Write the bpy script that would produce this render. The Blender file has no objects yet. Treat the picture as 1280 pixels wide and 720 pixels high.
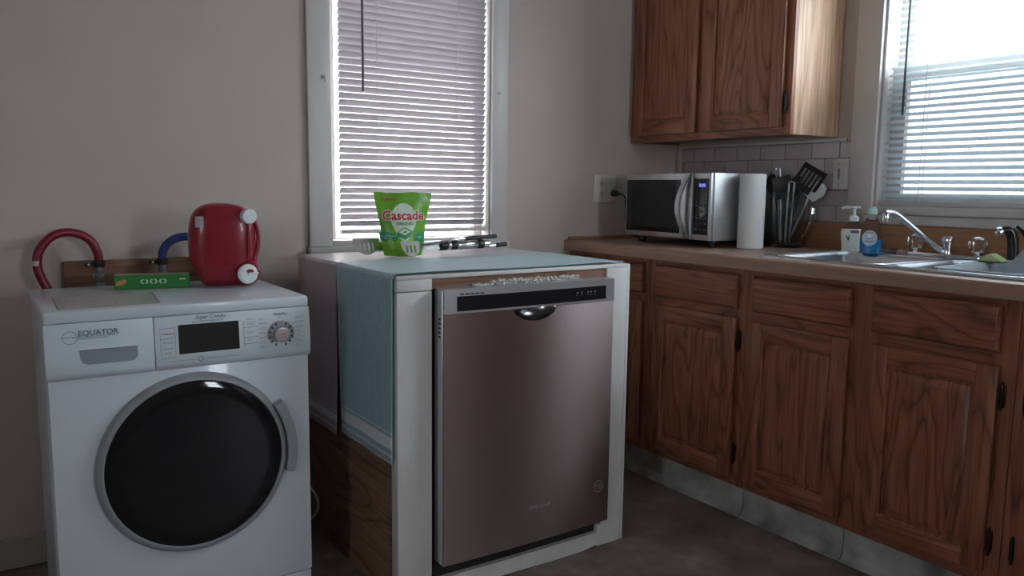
import bpy, bmesh, math, random
from mathutils import Vector, Matrix, noise
random.seed(7)
C = bpy.context.scene.collection
scene = bpy.context.scene
PI = math.pi
YW, XW = 2.66, 2.7184          # inner faces of the back wall and the right wall
XL, YR, ZC = -1.9, -2.5, 2.5   # left wall, rear wall, ceiling height

# ------------------------------------------------------------------ camera
cam_data = bpy.data.cameras.new('camera'); cam = bpy.data.objects.new('camera', cam_data); C.objects.link(cam)
yaw, pit, rol = .5966, .1248, .0123
fwd = Vector((math.sin(yaw)*math.cos(pit), math.cos(yaw)*math.cos(pit), -math.sin(pit)))
rgt = Vector((math.cos(yaw), -math.sin(yaw), 0)); up = rgt.cross(fwd)
r2 = rgt*math.cos(rol) + up*math.sin(rol); u2 = -rgt*math.sin(rol) + up*math.cos(rol)
cam.matrix_world = Matrix(((r2.x, u2.x, -fwd.x, 0), (r2.y, u2.y, -fwd.y, 0), (r2.z, u2.z, -fwd.z, 1.1303), (0, 0, 0, 1)))
cam_data.sensor_width = 36; cam_data.lens = 995.18/1280*36; cam_data.clip_start = .05
scene.camera = cam

# ------------------------------------------------------------------ light
world = bpy.data.worlds.new('sky'); scene.world = world; world.use_nodes = True
bg = world.node_tree.nodes['Background']
bg.inputs[0].default_value = (.86, .93, 1.0, 1); bg.inputs[1].default_value = 22.0
def portal(name, loc, rot, sx, sy):
    l = bpy.data.lights.new(name, 'AREA'); l.shape = 'RECTANGLE'; l.size = sx; l.size_y = sy
    l.cycles.is_portal = True
    o = bpy.data.objects.new(name, l); C.objects.link(o); o.location = loc; o.rotation_euler = rot
WIN1 = (1.04, 1.695, .94, 2.08)      # x0 x1 z0 z1, back wall
WIN2 = (.30, 1.668, 1.083, 2.08)     # y0 y1 z0 z1, right wall
FILL_REAR = (1.75, 2.20, 1.10, 1.95)       # x0 x1 z0 z1, rear wall, unseen opening added for fill light
portal('daylight_back', ((WIN1[0]+WIN1[1])/2, YW+.16, 1.51), (-PI/2, 0, 0), .66, 1.15)
portal('daylight_right', (XW+.16, (WIN2[0]+WIN2[1])/2, 1.58), (0, PI/2, 0), 1.0, 1.38)
portal('fill_rear_portal', ((FILL_REAR[0]+FILL_REAR[1])/2, YR-.14, 1.55), (PI/2, 0, 0), .45, .85)  # samples the sky through the added rear opening
FILL_LEFT = (-.58, -.17, 1.15, 1.85)      # y0 y1 z0 z1, left wall, unseen opening added to brighten cabinet fronts
portal('fill_left_portal', (XL-.14, (FILL_LEFT[0]+FILL_LEFT[1])/2, 1.5), (0, -PI/2, 0), .7, .4)  # samples the sky through the added left opening
scene.view_settings.view_transform = 'Standard'; scene.view_settings.look = 'None'
scene.view_settings.gamma = 1; scene.view_settings.use_curve_mapping = False
scene.view_settings.exposure = 0.0
scene.cycles.max_bounces = 10; scene.cycles.diffuse_bounces = 6; scene.cycles.transparent_max_bounces = 16

# ------------------------------------------------------------------ materials
def newmat(name):
    m = bpy.data.materials.new(name); m.use_nodes = True
    nt = m.node_tree; return m, nt, nt.nodes['Principled BSDF']
def N(nt, t, **kw):
    n = nt.nodes.new(t)
    for k, v in kw.items():
        if hasattr(n, k): setattr(n, k, v)
    return n
def ramp(nt, stops):
    r = nt.nodes.new('ShaderNodeValToRGB'); e = r.color_ramp.elements
    while len(e) < len(stops): e.new(.5)
    for i, (p, c) in enumerate(stops): e[i].position = p; e[i].color = (*c, 1)
    return r
def coords(nt, scale=(1, 1, 1), rnd=True):
    tc = nt.nodes.new('ShaderNodeTexCoord'); mp = nt.nodes.new('ShaderNodeMapping'); mp.inputs['Scale'].default_value = scale
    if rnd:
        oi = nt.nodes.new('ShaderNodeObjectInfo'); mu = N(nt, 'ShaderNodeVectorMath', operation='SCALE')
        cv = nt.nodes.new('ShaderNodeCombineXYZ')
        for i in range(3): nt.links.new(oi.outputs['Random'], cv.inputs[i])
        nt.links.new(cv.outputs[0], mu.inputs[0]); mu.inputs['Scale'].default_value = 37.0
        ad = N(nt, 'ShaderNodeVectorMath', operation='ADD')
        nt.links.new(tc.outputs['Object'], mp.inputs[0]); nt.links.new(mp.outputs[0], ad.inputs[0]); nt.links.new(mu.outputs[0], ad.inputs[1])
        return ad.outputs[0]
    nt.links.new(tc.outputs['Object'], mp.inputs[0]); return mp.outputs[0]
def plain(name, col, rough=.5, metal=0, noise_amt=.06, nscale=6, bump=0, spec=.5, coat=0, stretch=(1, 1, 1), **kw):
    m, nt, b = newmat(name)
    v = coords(nt, stretch)
    n = N(nt, 'ShaderNodeTexNoise'); n.inputs['Scale'].default_value = nscale; n.inputs['Detail'].default_value = 4
    nt.links.new(v, n.inputs['Vector'])
    a = noise_amt
    r = ramp(nt, [(.25, tuple(c*(1-a) for c in col)), (.75, tuple(min(1, c*(1+a)) for c in col))])
    nt.links.new(n.outputs['Fac'], r.inputs[0]); nt.links.new(r.outputs[0], b.inputs['Base Color'])
    b.inputs['Roughness'].default_value = rough; b.inputs['Metallic'].default_value = metal
    b.inputs['Specular IOR Level'].default_value = spec; b.inputs['Coat Weight'].default_value = coat
    if bump:
        bp = N(nt, 'ShaderNodeBump'); bp.inputs['Strength'].default_value = bump; bp.inputs['Distance'].default_value = .002
        nt.links.new(n.outputs['Fac'], bp.inputs['Height']); nt.links.new(bp.outputs[0], b.inputs['Normal'])
    for k, v2 in kw.items(): b.inputs[k].default_value = v2
    return m
def oak(name, axis, dark, mid, light, rough=.42, ringscale=13):
    m, nt, b = newmat(name)
    sc = [1, 1, 1]; sc[axis] = .13
    v = coords(nt, tuple(sc))
    n1 = N(nt, 'ShaderNodeTexNoise'); n1.inputs['Scale'].default_value = 6.0; n1.inputs['Detail'].default_value = 2.5; n1.inputs['Distortion'].default_value = .6
    nt.links.new(v, n1.inputs['Vector'])
    mu = N(nt, 'ShaderNodeMath', operation='MULTIPLY'); mu.inputs[1].default_value = ringscale
    nt.links.new(n1.outputs['Fac'], mu.inputs[0])
    fr = N(nt, 'ShaderNodeMath', operation='FRACT'); nt.links.new(mu.outputs[0], fr.inputs[0])
    sc2 = [130, 130, 130]; sc2[axis] = 4
    v2 = coords(nt, tuple(sc2))
    n2 = N(nt, 'ShaderNodeTexNoise'); n2.inputs['Scale'].default_value = 1.0; n2.inputs['Detail'].default_value = 3
    nt.links.new(v2, n2.inputs['Vector'])
    r1 = ramp(nt, [(0, tuple(a*.45+b*.55 for a, b in zip(dark, mid))), (.10, mid), (.6, light), (.88, mid), (.96, tuple(a*.75+b*.25 for a, b in zip(dark, mid))), (1, tuple(a*.45+b*.55 for a, b in zip(dark, mid)))])
    nt.links.new(fr.outputs[0], r1.inputs[0])
    r2_ = ramp(nt, [(.35, (.60, .57, .54)), (.6, (1, 1, 1))])
    nt.links.new(n2.outputs['Fac'], r2_.inputs[0])
    mx = N(nt, 'ShaderNodeMixRGB', blend_type='MULTIPLY'); mx.inputs[0].default_value = .8
    nt.links.new(r1.outputs[0], mx.inputs[1]); nt.links.new(r2_.outputs[0], mx.inputs[2])
    nt.links.new(mx.outputs[0], b.inputs['Base Color'])
    b.inputs['Roughness'].default_value = rough
    bp = N(nt, 'ShaderNodeBump'); bp.inputs['Strength'].default_value = .15; bp.inputs['Distance'].default_value = .001
    nt.links.new(n2.outputs['Fac'], bp.inputs['Height']); nt.links.new(bp.outputs[0], b.inputs['Normal'])
    return m
OD, OM, OL = (.11, .036, .022), (.285, .105, .058), (.37, .145, .080)
M = {}
M['oak_v'] = oak('oak_upright', 2, OD, OM, OL)
M['oak_h'] = oak('oak_level', 1, OD, OM, OL)
M['oak_side'] = oak('oak_side', 2, (.42, .25, .155), (.57, .36, .235), (.63, .42, .285), ringscale=8)
M['oak_x'] = oak('oak_plain', 0, (.20, .09, .045), (.30, .15, .075), (.35, .18, .09), ringscale=6)
M['plywood'] = oak('plywood', 1, (.10, .052, .030), (.24, .135, .080), (.30, .175, .105), ringscale=9, rough=.65)
M['rawwood'] = oak('raw_wood', 0, (.10, .045, .028), (.22, .11, .07), (.28, .15, .09), ringscale=7, rough=.7)
M['laminate'] = plain('counter_laminate', (.36, .228, .165), .38, noise_amt=.14, nscale=3, stretch=(30, 1.5, 30))
M['splash'] = plain('splash_laminate', (.34, .17, .085), .42, noise_amt=.16, nscale=3, stretch=(30, 1.5, 30))
M['wall'] = plain('wall_paint', (.545, .47, .435), .65, noise_amt=.05, nscale=3, bump=.1)
M['ceiling'] = plain('ceiling_paint', (.7, .69, .66), .9, noise_amt=.03)
M['trim'] = plain('trim_paint', (.62, .59, .575), .4, noise_amt=.06, nscale=5, stretch=(1, 1, .3), bump=.1)
M['baseboard'] = plain('baseboard_paint', (.42, .40, .36), .5, noise_amt=.06)
M['white_app'] = plain('white_enamel', (.66, .73, .79), .28, noise_amt=.015, coat=.3)
M['white_app2'] = plain('white_panel', (.63, .71, .77), .33, noise_amt=.015)
M['grey_plastic'] = plain('grey_plastic', (.22, .23, .25), .4, noise_amt=.03)
M['recess_grey'] = plain('recess_grey', (.26, .30, .34), .45, noise_amt=.03)
M['ring_grey'] = plain('ring_grey', (.30, .32, .34), .35, noise_amt=.03)
M['black_glass'] = plain('black_glass', (.008, .008, .010), .06, noise_amt=.02, spec=.5)
M['display'] = plain('display_glass', (.02, .022, .025), .04, noise_amt=.02, coat=1)
M['black'] = plain('black_plastic', (.012, .012, .013), .45, noise_amt=.03)
M['black_gloss'] = plain('black_gloss', (.012, .012, .014), .18, noise_amt=.03)
M['print'] = plain('grey_print', (.13, .165, .215), .6, noise_amt=.02)
M['print_red'] = plain('red_print', (.42, .16, .20), .6, noise_amt=.02)
M['pinkbtn'] = plain('pink_button', (.62, .50, .52), .5, noise_amt=.02)
M['silver'] = plain('silver_plastic', (.55, .56, .58), .3, metal=.7, noise_amt=.03)
M['chrome'] = plain('chrome', (.75, .77, .79), .12, metal=1, noise_amt=.02)
M['steel'] = plain('sink_steel', (.62, .65, .68), .26, metal=1, noise_amt=.05, stretch=(1, 12, 1), nscale=12)
M['cast'] = plain('cast_metal', (.32, .33, .33), .4, metal=.8, noise_amt=.15, nscale=30)
M['utensil'] = plain('utensil_steel', (.66, .67, .68), .22, metal=1, noise_amt=.04)
M['painted'] = plain('chipped_white_paint', (.66, .655, .64), .6, noise_amt=.10, nscale=7, stretch=(2, 2, .5), bump=.4)
M['cupboard_white'] = plain('wall_plate', (.72, .70, .67), .4, noise_amt=.02)
M['plate_grey'] = plain('switch_print', (.20, .20, .22), .5, noise_amt=.02)
M['dim_print'] = plain('dim_print', (.05, .05, .055), .5, noise_amt=.02)
M['dark_chrome'] = plain('dark_chrome', (.16, .16, .17), .16, metal=1, noise_amt=.02)
M['tile'] = plain('tile_glaze', (.46, .41, .42), .22, noise_amt=.09, nscale=8, coat=.2)
M['grout'] = plain('tile_grout', (.30, .26, .27), .8, noise_amt=.08, nscale=20)
M['kick'] = plain('kick_vinyl', (.42, .44, .42), .6, noise_amt=.6, nscale=9, bump=.2)
M['red'] = plain('red_plastic', (.26, .006, .022), .3, noise_amt=.03, coat=.25)
M['red_hose'] = plain('red_hose', (.22, .010, .026), .35, noise_amt=.05)
M['blue_hose'] = plain('blue_hose', (.028, .05, .20), .4, noise_amt=.05)
M['cap'] = plain('white_cap', (.72, .77, .77), .4, noise_amt=.02)
M['paper'] = plain('paper_label', (.60, .50, .50), .7, noise_amt=.03)
M['sheet'] = plain('lid_sheet', (.54, .51, .52), .25, noise_amt=.16, nscale=4)
M['box_green'] = plain('green_card', (.022, .19, .035), .45, noise_amt=.06)
M['box_top'] = plain('tan_card', (.36, .31, .20), .6, noise_amt=.1)
M['box_end'] = plain('dark_green_card', (.012, .08, .03), .5, noise_amt=.06)
M['orange'] = plain('orange_print', (.60, .26, .09), .6, noise_amt=.15, nscale=40)
M['pale_print'] = plain('pale_print', (.62, .78, .66), .6, noise_amt=.02)
M['pouch'] = plain('pouch_green', (.155, .41, .028), .28, noise_amt=.30, nscale=14, bump=.6)
M['pouch_band'] = plain('pouch_band', (.02, .28, .13), .3, noise_amt=.1)
M['pouch_shell'] = plain('pouch_pale', (.64, .76, .60), .35, noise_amt=.12)
M['pouch_red'] = plain('pouch_red', (.55, .015, .03), .4, noise_amt=.02)
M['pouch_dark'] = plain('pouch_dark', (.04, .16, .03), .4, noise_amt=.02)
M['white_print'] = plain('white_print', (.85, .87, .85), .5, noise_amt=.01)
M['towel'] = plain('paper_towel', (.80, .80, .80), .9, noise_amt=.02, nscale=60, bump=.3)
M['soap_label'] = plain('soap_label', (.86, .93, .89), .4, noise_amt=.02)
M['navy'] = plain('navy_print', (.03, .06, .22), .5, noise_amt=.02)
M['leaf'] = plain('leaf_print', (.10, .20, .09), .5, noise_amt=.02)
M['label_pale'] = plain('label_pale', (.55, .66, .76), .4, noise_amt=.04)
M['mint'] = plain('mint_cap', (.55, .85, .78), .4, noise_amt=.02)
M['tub'] = plain('grey_tub', (.42, .46, .50), .45, noise_amt=.03)
M['sponge'] = plain('green_sponge', (.48, .58, .28), .9, noise_amt=.15, nscale=60, bump=.5)
M['sponge_dark'] = plain('dark_scour', (.04, .10, .06), .95, noise_amt=.3, nscale=80, bump=.6)
M['pink'] = plain('pink_soap', (.55, .30, .33), .6, noise_amt=.08)
M['fluff'] = plain('insulation_fluff', (.55, .52, .50), .95, noise_amt=.1, nscale=80)
M['bronze'] = plain('hinge_bronze', (.035, .028, .022), .35, metal=.8, noise_amt=.1)
M['wand'] = plain('tilt_wand', (.06, .07, .085), .4, noise_amt=.03)
M['cord_white'] = plain('white_cord', (.45, .43, .40), .5, noise_amt=.02)
M['micro_glass'] = plain('microwave_glass', (.010, .012, .012), .12, noise_amt=.03)
M['door_brown'] = plain('brown_door', (.15, .06, .045), .5, noise_amt=.08)

def stainless(name, col, rough, aniso, tang='RADIAL'):
    m, nt, b = newmat(name)
    v = coords(nt, (1.5, 1.5, 160))
    n = N(nt, 'ShaderNodeTexNoise'); n.inputs['Scale'].default_value = 3; n.inputs['Detail'].default_value = 3
    nt.links.new(v, n.inputs['Vector'])
    r = ramp(nt, [(.3, tuple(c*.96 for c in col)), (.7, tuple(c*1.03 for c in col))])
    nt.links.new(n.outputs['Fac'], r.inputs[0]); nt.links.new(r.outputs[0], b.inputs['Base Color'])
    b.inputs['Metallic'].default_value = 1; b.inputs['Roughness'].default_value = rough
    b.inputs['Anisotropic'].default_value = aniso; b.inputs['Anisotropic Rotation'].default_value = .25
    tg = N(nt, 'ShaderNodeTangent', direction_type='RADIAL', axis='Z'); nt.links.new(tg.outputs[0], b.inputs['Tangent'])
    return m
M['stainless'] = stainless('brushed_stainless', (.52, .44, .44), .25, 1.0)
M['stainless_soft'] = stainless('soft_stainless', (.55, .56, .57), .38, .4)

def glassmat(name, col, rough=.02, ior=1.45, trans=1, alpha=None):
    m, nt, b = newmat(name)
    n = N(nt, 'ShaderNodeTexNoise'); n.inputs['Scale'].default_value = 12
    r = ramp(nt, [(0, tuple(c*.97 for c in col)), (1, col)]); nt.links.new(n.outputs['Fac'], r.inputs[0]); nt.links.new(r.outputs[0], b.inputs['Base Color'])
    b.inputs['Roughness'].default_value = rough; b.inputs['IOR'].default_value = ior; b.inputs['Transmission Weight'].default_value = trans
    return m
M['acrylic'] = glassmat('clear_acrylic', (.96, .97, .97))
M['jar_glass'] = glassmat('jar_glass', (.80, .84, .84))
M['clear_plastic'] = glassmat('clear_plastic', (.90, .93, .95), .05, 1.1)
M['blue_liquid'] = plain('blue_soap', (.01, .26, .62), .12, noise_amt=.05, coat=.5, **{'Transmission Weight': .35})
def thin_glass(name, tint, gloss=.08):
    m = bpy.data.materials.new(name); m.use_nodes = True; nt = m.node_tree; nt.nodes.clear()
    o = N(nt, 'ShaderNodeOutputMaterial'); t = N(nt, 'ShaderNodeBsdfTransparent'); g = N(nt, 'ShaderNodeBsdfGlossy'); mx = N(nt, 'ShaderNodeMixShader')
    n = N(nt, 'ShaderNodeTexNoise'); n.inputs['Scale'].default_value = 2
    r = ramp(nt, [(0, tuple(c*.98 for c in tint)), (1, tint)]); nt.links.new(n.outputs['Fac'], r.inputs[0]); nt.links.new(r.outputs[0], t.inputs[0])
    g.inputs['Roughness'].default_value = .02; mx.inputs[0].default_value = gloss
    nt.links.new(t.outputs[0], mx.inputs[1]); nt.links.new(g.outputs[0], mx.inputs[2]); nt.links.new(mx.outputs[0], o.inputs[0])
    return m
M['pane'] = thin_glass('window_pane', (.95, .97, .97), .05)
M['screen'] = thin_glass('insect_screen', (.30, .30, .31), .01)
def slatmat(name, col, trans):
    m = bpy.data.materials.new(name); m.use_nodes = True; nt = m.node_tree; nt.nodes.clear()
    o = N(nt, 'ShaderNodeOutputMaterial'); d = N(nt, 'ShaderNodeBsdfPrincipled'); t = N(nt, 'ShaderNodeBsdfTranslucent'); mx = N(nt, 'ShaderNodeMixShader')
    n = N(nt, 'ShaderNodeTexNoise'); n.inputs['Scale'].default_value = 9
    r = ramp(nt, [(.3, tuple(c*.95 for c in col)), (.7, col)]); nt.links.new(n.outputs['Fac'], r.inputs[0])
    nt.links.new(r.outputs[0], d.inputs['Base Color']); nt.links.new(r.outputs[0], t.inputs[0]); d.inputs['Roughness'].default_value = .4
    mx.inputs[0].default_value = trans
    nt.links.new(d.outputs[0], mx.inputs[1]); nt.links.new(t.outputs[0], mx.inputs[2]); nt.links.new(mx.outputs[0], o.inputs[0])
    return m
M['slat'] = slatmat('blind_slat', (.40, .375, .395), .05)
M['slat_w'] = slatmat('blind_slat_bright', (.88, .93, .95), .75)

def clothmat(name, base, thread, z0, z1, stripe):
    """woven cloth with printed bands above its hem; z0..z1 is the height of the broad pale band"""
    m, nt, b = newmat(name)
    v = coords(nt, (1, 40, 400), False); v2 = coords(nt, (160, 420, 8), False)
    n = N(nt, 'ShaderNodeTexNoise'); n.inputs['Scale'].default_value = 1; n.inputs['Detail'].default_value = 3; nt.links.new(v, n.inputs['Vector'])
    n2 = N(nt, 'ShaderNodeTexNoise'); n2.inputs['Scale'].default_value = 1; nt.links.new(v2, n2.inputs['Vector'])
    ad = N(nt, 'ShaderNodeMath', operation='ADD'); nt.links.new(n.outputs['Fac'], ad.inputs[0]); nt.links.new(n2.outputs['Fac'], ad.inputs[1])
    hf = N(nt, 'ShaderNodeMath', operation='MULTIPLY'); hf.inputs[1].default_value = .5; nt.links.new(ad.outputs[0], hf.inputs[0])
    r = ramp(nt, [(.38, base), (.62, thread)]); nt.links.new(hf.outputs[0], r.inputs[0])
    tc = N(nt, 'ShaderNodeTexCoord'); sp = N(nt, 'ShaderNodeSeparateXYZ'); nt.links.new(tc.outputs['Object'], sp.inputs[0])
    mr = N(nt, 'ShaderNodeMapRange'); mr.inputs['From Min'].default_value = z0-.06; mr.inputs['From Max'].default_value = z1+.06
    nt.links.new(sp.outputs['Z'], mr.inputs['Value'])
    L = (z1-z0)+.12; a = .06/L; c = 1-a
    k = 0; w = 1
    st = ramp(nt, [(0, (0,)*3), (.12, (0,)*3), (.13, (.8,)*3), (.16, (.8,)*3), (.17, (0,)*3), (.25, (0,)*3), (.26, (.7,)*3), (.29, (.7,)*3), (.30, (0,)*3), (a-.02, (0,)*3), (a, (1,)*3), (c, (1,)*3), (c+.02, (0,)*3), (c+.06, (0,)*3), (c+.07, (.6,)*3), (c+.09, (.6,)*3), (c+.10, (0,)*3)])
    st.color_ramp.interpolation = 'LINEAR'; nt.links.new(mr.outputs[0], st.inputs[0])
    mx = N(nt, 'ShaderNodeMixRGB'); nt.links.new(st.outputs[0], mx.inputs[0]); nt.links.new(r.outputs[0], mx.inputs[1]); mx.inputs[2].default_value = (*stripe, 1)
    nt.links.new(mx.outputs[0], b.inputs['Base Color']); b.inputs['Roughness'].default_value = .34; b.inputs['Specular IOR Level'].default_value = 1.0; b.inputs['Sheen Weight'].default_value = .3
    bp = N(nt, 'ShaderNodeBump'); bp.inputs['Strength'].default_value = .3; bp.inputs['Distance'].default_value = .001
    nt.links.new(hf.outputs[0], bp.inputs['Height']); nt.links.new(bp.outputs[0], b.inputs['Normal'])
    return m
M['teal'] = clothmat('teal_cloth', (.22, .38, .45), (.38, .57, .65), .445, .475, (.80, .84, .86))
M['mauve'] = clothmat('mauve_cloth', (.36, .29, .32), (.48, .40, .43), .425, .445, (.78, .74, .75))

def floormat():
    m, nt, b = newmat('floor_vinyl')
    v = coords(nt, (1, 1, 1), False)
    n = N(nt, 'ShaderNodeTexNoise'); n.inputs['Scale'].default_value = 3.2; n.inputs['Detail'].default_value = 6; n.inputs['Roughness'].default_value = .65
    nt.links.new(v, n.inputs['Vector'])
    r = ramp(nt, [(.32, (.12, .09, .08)), (.5, (.20, .155, .14)), (.64, (.30, .25, .235)), (.74, (.48, .43, .41))])
    nt.links.new(n.outputs['Fac'], r.inputs[0])
    br = N(nt, 'ShaderNodeTexBrick'); br.inputs['Scale'].default_value = 1; br.inputs['Brick Width'].default_value = .305; br.inputs['Row Height'].default_value = .305
    br.offset = 0; br.inputs['Mortar Size'].default_value = .002; br.inputs['Color1'].default_value = (1, 1, 1, 1); br.inputs['Color2'].default_value = (.92, .92, .92, 1); br.inputs['Mortar'].default_value = (1.25, 1.2, 1.15, 1)
    nt.links.new(v, br.inputs['Vector'])
    mx = N(nt, 'ShaderNodeMixRGB', blend_type='MULTIPLY'); mx.inputs[0].default_value = .8
    nt.links.new(r.outputs[0], mx.inputs[1]); nt.links.new(br.outputs['Color'], mx.inputs[2]); nt.links.new(mx.outputs[0], b.inputs['Base Color'])
    b.inputs['Roughness'].default_value = .5
    return m
M['floor'] = floormat()
M['siding'] = plain('house_siding', (.80, .70, .69), .8, noise_amt=.06)
M['ground'] = plain('yard_ground', (.30, .31, .28), .95, noise_amt=.2)
def emat(name, col, s):
    m, nt, b = newmat(name); b.inputs['Base Color'].default_value = (0, 0, 0, 1)
    b.inputs['Emission Color'].default_value = (*col, 1); b.inputs['Emission Strength'].default_value = s; return m
M['clock'] = emat('clock_digits', (.20, .25, 1.0), 1.6)

# ------------------------------------------------------------------ mesh helpers
class MB:
    def __init__(s): s.bm = bmesh.new()
    def box(s, x0, x1, y0, y1, z0, z1, bev=0, seg=2):
        vs = [s.bm.verts.new((x, y, z)) for x in (x0, x1) for y in (y0, y1) for z in (z0, z1)]
        fs = [(0, 1, 3, 2), (4, 6, 7, 5), (0, 4, 5, 1), (2, 3, 7, 6), (0, 2, 6, 4), (1, 5, 7, 3)]
        f = [s.bm.faces.new([vs[i] for i in q]) for q in fs]
        if bev:
            ed = list({e for q in f for e in q.edges})
            bmesh.ops.bevel(s.bm, geom=ed, offset=bev, segments=seg, profile=.5, affect='EDGES')
        return s
    def prism(s, pts, axis, a, b, bev=0):
        """pts: 2-D outline in the two other axes; extruded from a to b along axis"""
        def mk(p, t):
            q = list(p); q.insert(axis, t); return s.bm.verts.new(q)
        A = [mk(p, a) for p in pts]; B = [mk(p, b) for p in pts]; n = len(pts)
        fs = [s.bm.faces.new(A[::-1]), s.bm.faces.new(B)]
        for i in range(n): fs.append(s.bm.faces.new((A[i], A[(i+1) % n], B[(i+1) % n], B[i])))
        if bev:
            ed = list(set(fs[0].edges) | set(fs[1].edges))
            bmesh.ops.bevel(s.bm, geom=ed, offset=bev, segments=2, profile=.5, affect='EDGES')
        return s
    def rings(s, rs, cap=True, closed=False):
        R_ = [[s.bm.verts.new(p) for p in r] for r in rs]; n = len(R_[0])
        for a, b in zip(R_, R_[1:]):
            for i in range(n): s.bm.faces.new((a[i], a[(i+1) % n], b[(i+1) % n], b[i]))
        if closed:
            a, b = R_[-1], R_[0]
            for i in range(n): s.bm.faces.new((a[i], a[(i+1) % n], b[(i+1) % n], b[i]))
        elif cap:
            s.bm.faces.new(R_[0][::-1]); s.bm.faces.new(R_[-1])
        return s
    def lathe(s, prof, c=(0, 0, 0), d=(0, 0, 1), n=28, sx=1, sy=1, cap=True):
        """prof: list of (radius, height) along direction d from c"""
        d = Vector(d).normalized(); q = d.to_track_quat('Z', 'Y')
        rs = []
        for r, h in prof:
            r = max(r, 1e-4)
            rs.append([Vector(c) + q @ Vector((r*sx*math.cos(2*PI*i/n), r*sy*math.sin(2*PI*i/n), h)) for i in range(n)])
        return s.rings(rs, cap)
    def tube(s, pts, r, n=10, smooth=0, taper=None):
        P = [Vector(p) for p in pts]
        for _ in range(smooth):
            Q = [P[0]]
            for a, b in zip(P, P[1:]): Q += [a*.75+b*.25, a*.25+b*.75]
            Q.append(P[-1]); P = Q
        rs = []; prev = None
        for i, p in enumerate(P):
            t = (P[min(i+1, len(P)-1)] - P[max(i-1, 0)]).normalized()
            if prev is None:
                a = t.orthogonal().normalized()
            else:
                a = (prev - t*prev.dot(t)).normalized()
            prev = a; b = t.cross(a); rr = r if taper is None else r*(1+(taper-1)*i/(len(P)-1))
            rs.append([p + (a*math.cos(2*PI*k/n)+b*math.sin(2*PI*k/n))*rr for k in range(n)])
        return s.rings(rs)
    def sphere(s, c, r, sx=1, sy=1, sz=1, u=20, v=12):
        m = Matrix.Translation(c) @ Matrix.Diagonal((r*sx, r*sy, r*sz, 1))
        bmesh.ops.create_uvsphere(s.bm, u_segments=u, v_segments=v, radius=1, matrix=m); return s
    def map(s, f):
        for v in s.bm.verts: v.co = f(v.co)
        return s
    def add_text(s, body, size, mat4, shear=0, offset=0, align='LEFT', space=1):
        cu = bpy.data.curves.new('t', 'FONT'); cu.body = body; cu.size = size; cu.shear = shear; cu.offset = offset
        cu.align_x = align; cu.extrude = 0; cu.resolution_u = 3; cu.space_character = space
        ob = bpy.data.objects.new('t', cu); C.objects.link(ob)
        bpy.context.view_layer.update()
        me = bpy.data.meshes.new_from_object(ob.evaluated_get(bpy.context.evaluated_depsgraph_get()))
        me.transform(mat4); s.bm.from_mesh(me)
        bpy.data.meshes.remove(me); bpy.data.objects.remove(ob); bpy.data.curves.remove(cu); return s
def finish(name, mb, mat, parent=None, world=True, smooth=True, kind=None, subd=0, recalc=True):
    bm = mb.bm
    if recalc: bmesh.ops.recalc_face_normals(bm, faces=bm.faces)
    me = bpy.data.meshes.new(name)
    o = bpy.data.objects.new(name, me)
    if parent:
        o.parent = parent
        if world:
            w = Matrix.Identity(4); p = parent; chain = []
            while p: chain.append(p); p = p.parent
            for p in reversed(chain): w = w @ p.matrix_basis
            bm.transform(w.inverted())
    if smooth:
        for f in bm.faces: f.smooth = True
        for e in bm.edges:
            if len(e.link_faces) == 2 and e.calc_face_angle(0) > math.radians(38): e.smooth = False
    bm.to_mesh(me); bm.free()
    me.materials.append(M[mat] if isinstance(mat, str) else mat)
    C.objects.link(o)
    if kind: o['kind'] = kind
    if subd:
        md = o.modifiers.new('Subdivision', 'SUBSURF'); md.levels = subd; md.render_levels = subd
    return o
def empty(name, loc=(0, 0, 0), rz=0, parent=None):
    o = bpy.data.objects.new(name, None); C.objects.link(o); o.empty_display_size = .05
    o.location = loc; o.rotation_euler = (0, 0, rz)
    if parent: o.parent = parent; o.location = Vector(loc) - parent.location if rz == 0 and parent.rotation_euler.z == 0 else loc
    return o
def tag(o, label, cat, group=None):
    o['label'] = label; o['category'] = cat
    if group: o['group'] = group
    return o
def thing(name, label, cat, loc, rz=0, group=None): return tag(empty(name, loc, rz), label, cat, group)
def struct(name, mb, mat, parent=None, smooth=False):
    o = finish(name, mb, mat, parent, smooth=smooth)
    if not parent: o['kind'] = 'structure'
    return o
def copy_mesh(o, name, loc, parent):
    c = o.copy(); c.name = name; C.objects.link(c); c.parent = parent; c.location = loc; return c
def bx(*a, **k): return MB().box(*a, **k)

# ================================================================== SETTING
struct('floor', bx(XL-.1, XW+.12, YR-.1, YW+.12, -.1, 0), 'floor')
struct('ceiling', bx(XL-.1, XW+.12, YR-.1, YW+.12, ZC, ZC+.1), 'ceiling')
def holed(axis, a, b, u0, u1, z0, z1, hole):
    """wall slab between a and b on axis (0: x, 1: y) with a window hole"""
    h0, h1, g0, g1 = hole; mb = MB()
    for (p, q, r, s) in ((u0, h0, z0, z1), (h1, u1, z0, z1), (h0, h1, z0, g0), (h0, h1, g1, z1)):
        if axis == 1: mb.box(p, q, a, b, r, s)
        else: mb.box(a, b, p, q, r, s)
    return mb
wall_back = struct('wall_back', holed(1, YW, YW+.12, XL-.1, XW+.12, 0, ZC, WIN1), 'wall')
wall_right = struct('wall_right', holed(0, XW, XW+.12, YR-.1, YW, 0, ZC, WIN2), 'wall')
struct('wall_rear', holed(1, YR-.1, YR, XL-.1, XW, 0, ZC, FILL_REAR), 'wall')
struct('wall_left', holed(0, XL-.1, XL, YR, YW, 0, ZC, FILL_LEFT), 'wall')
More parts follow.
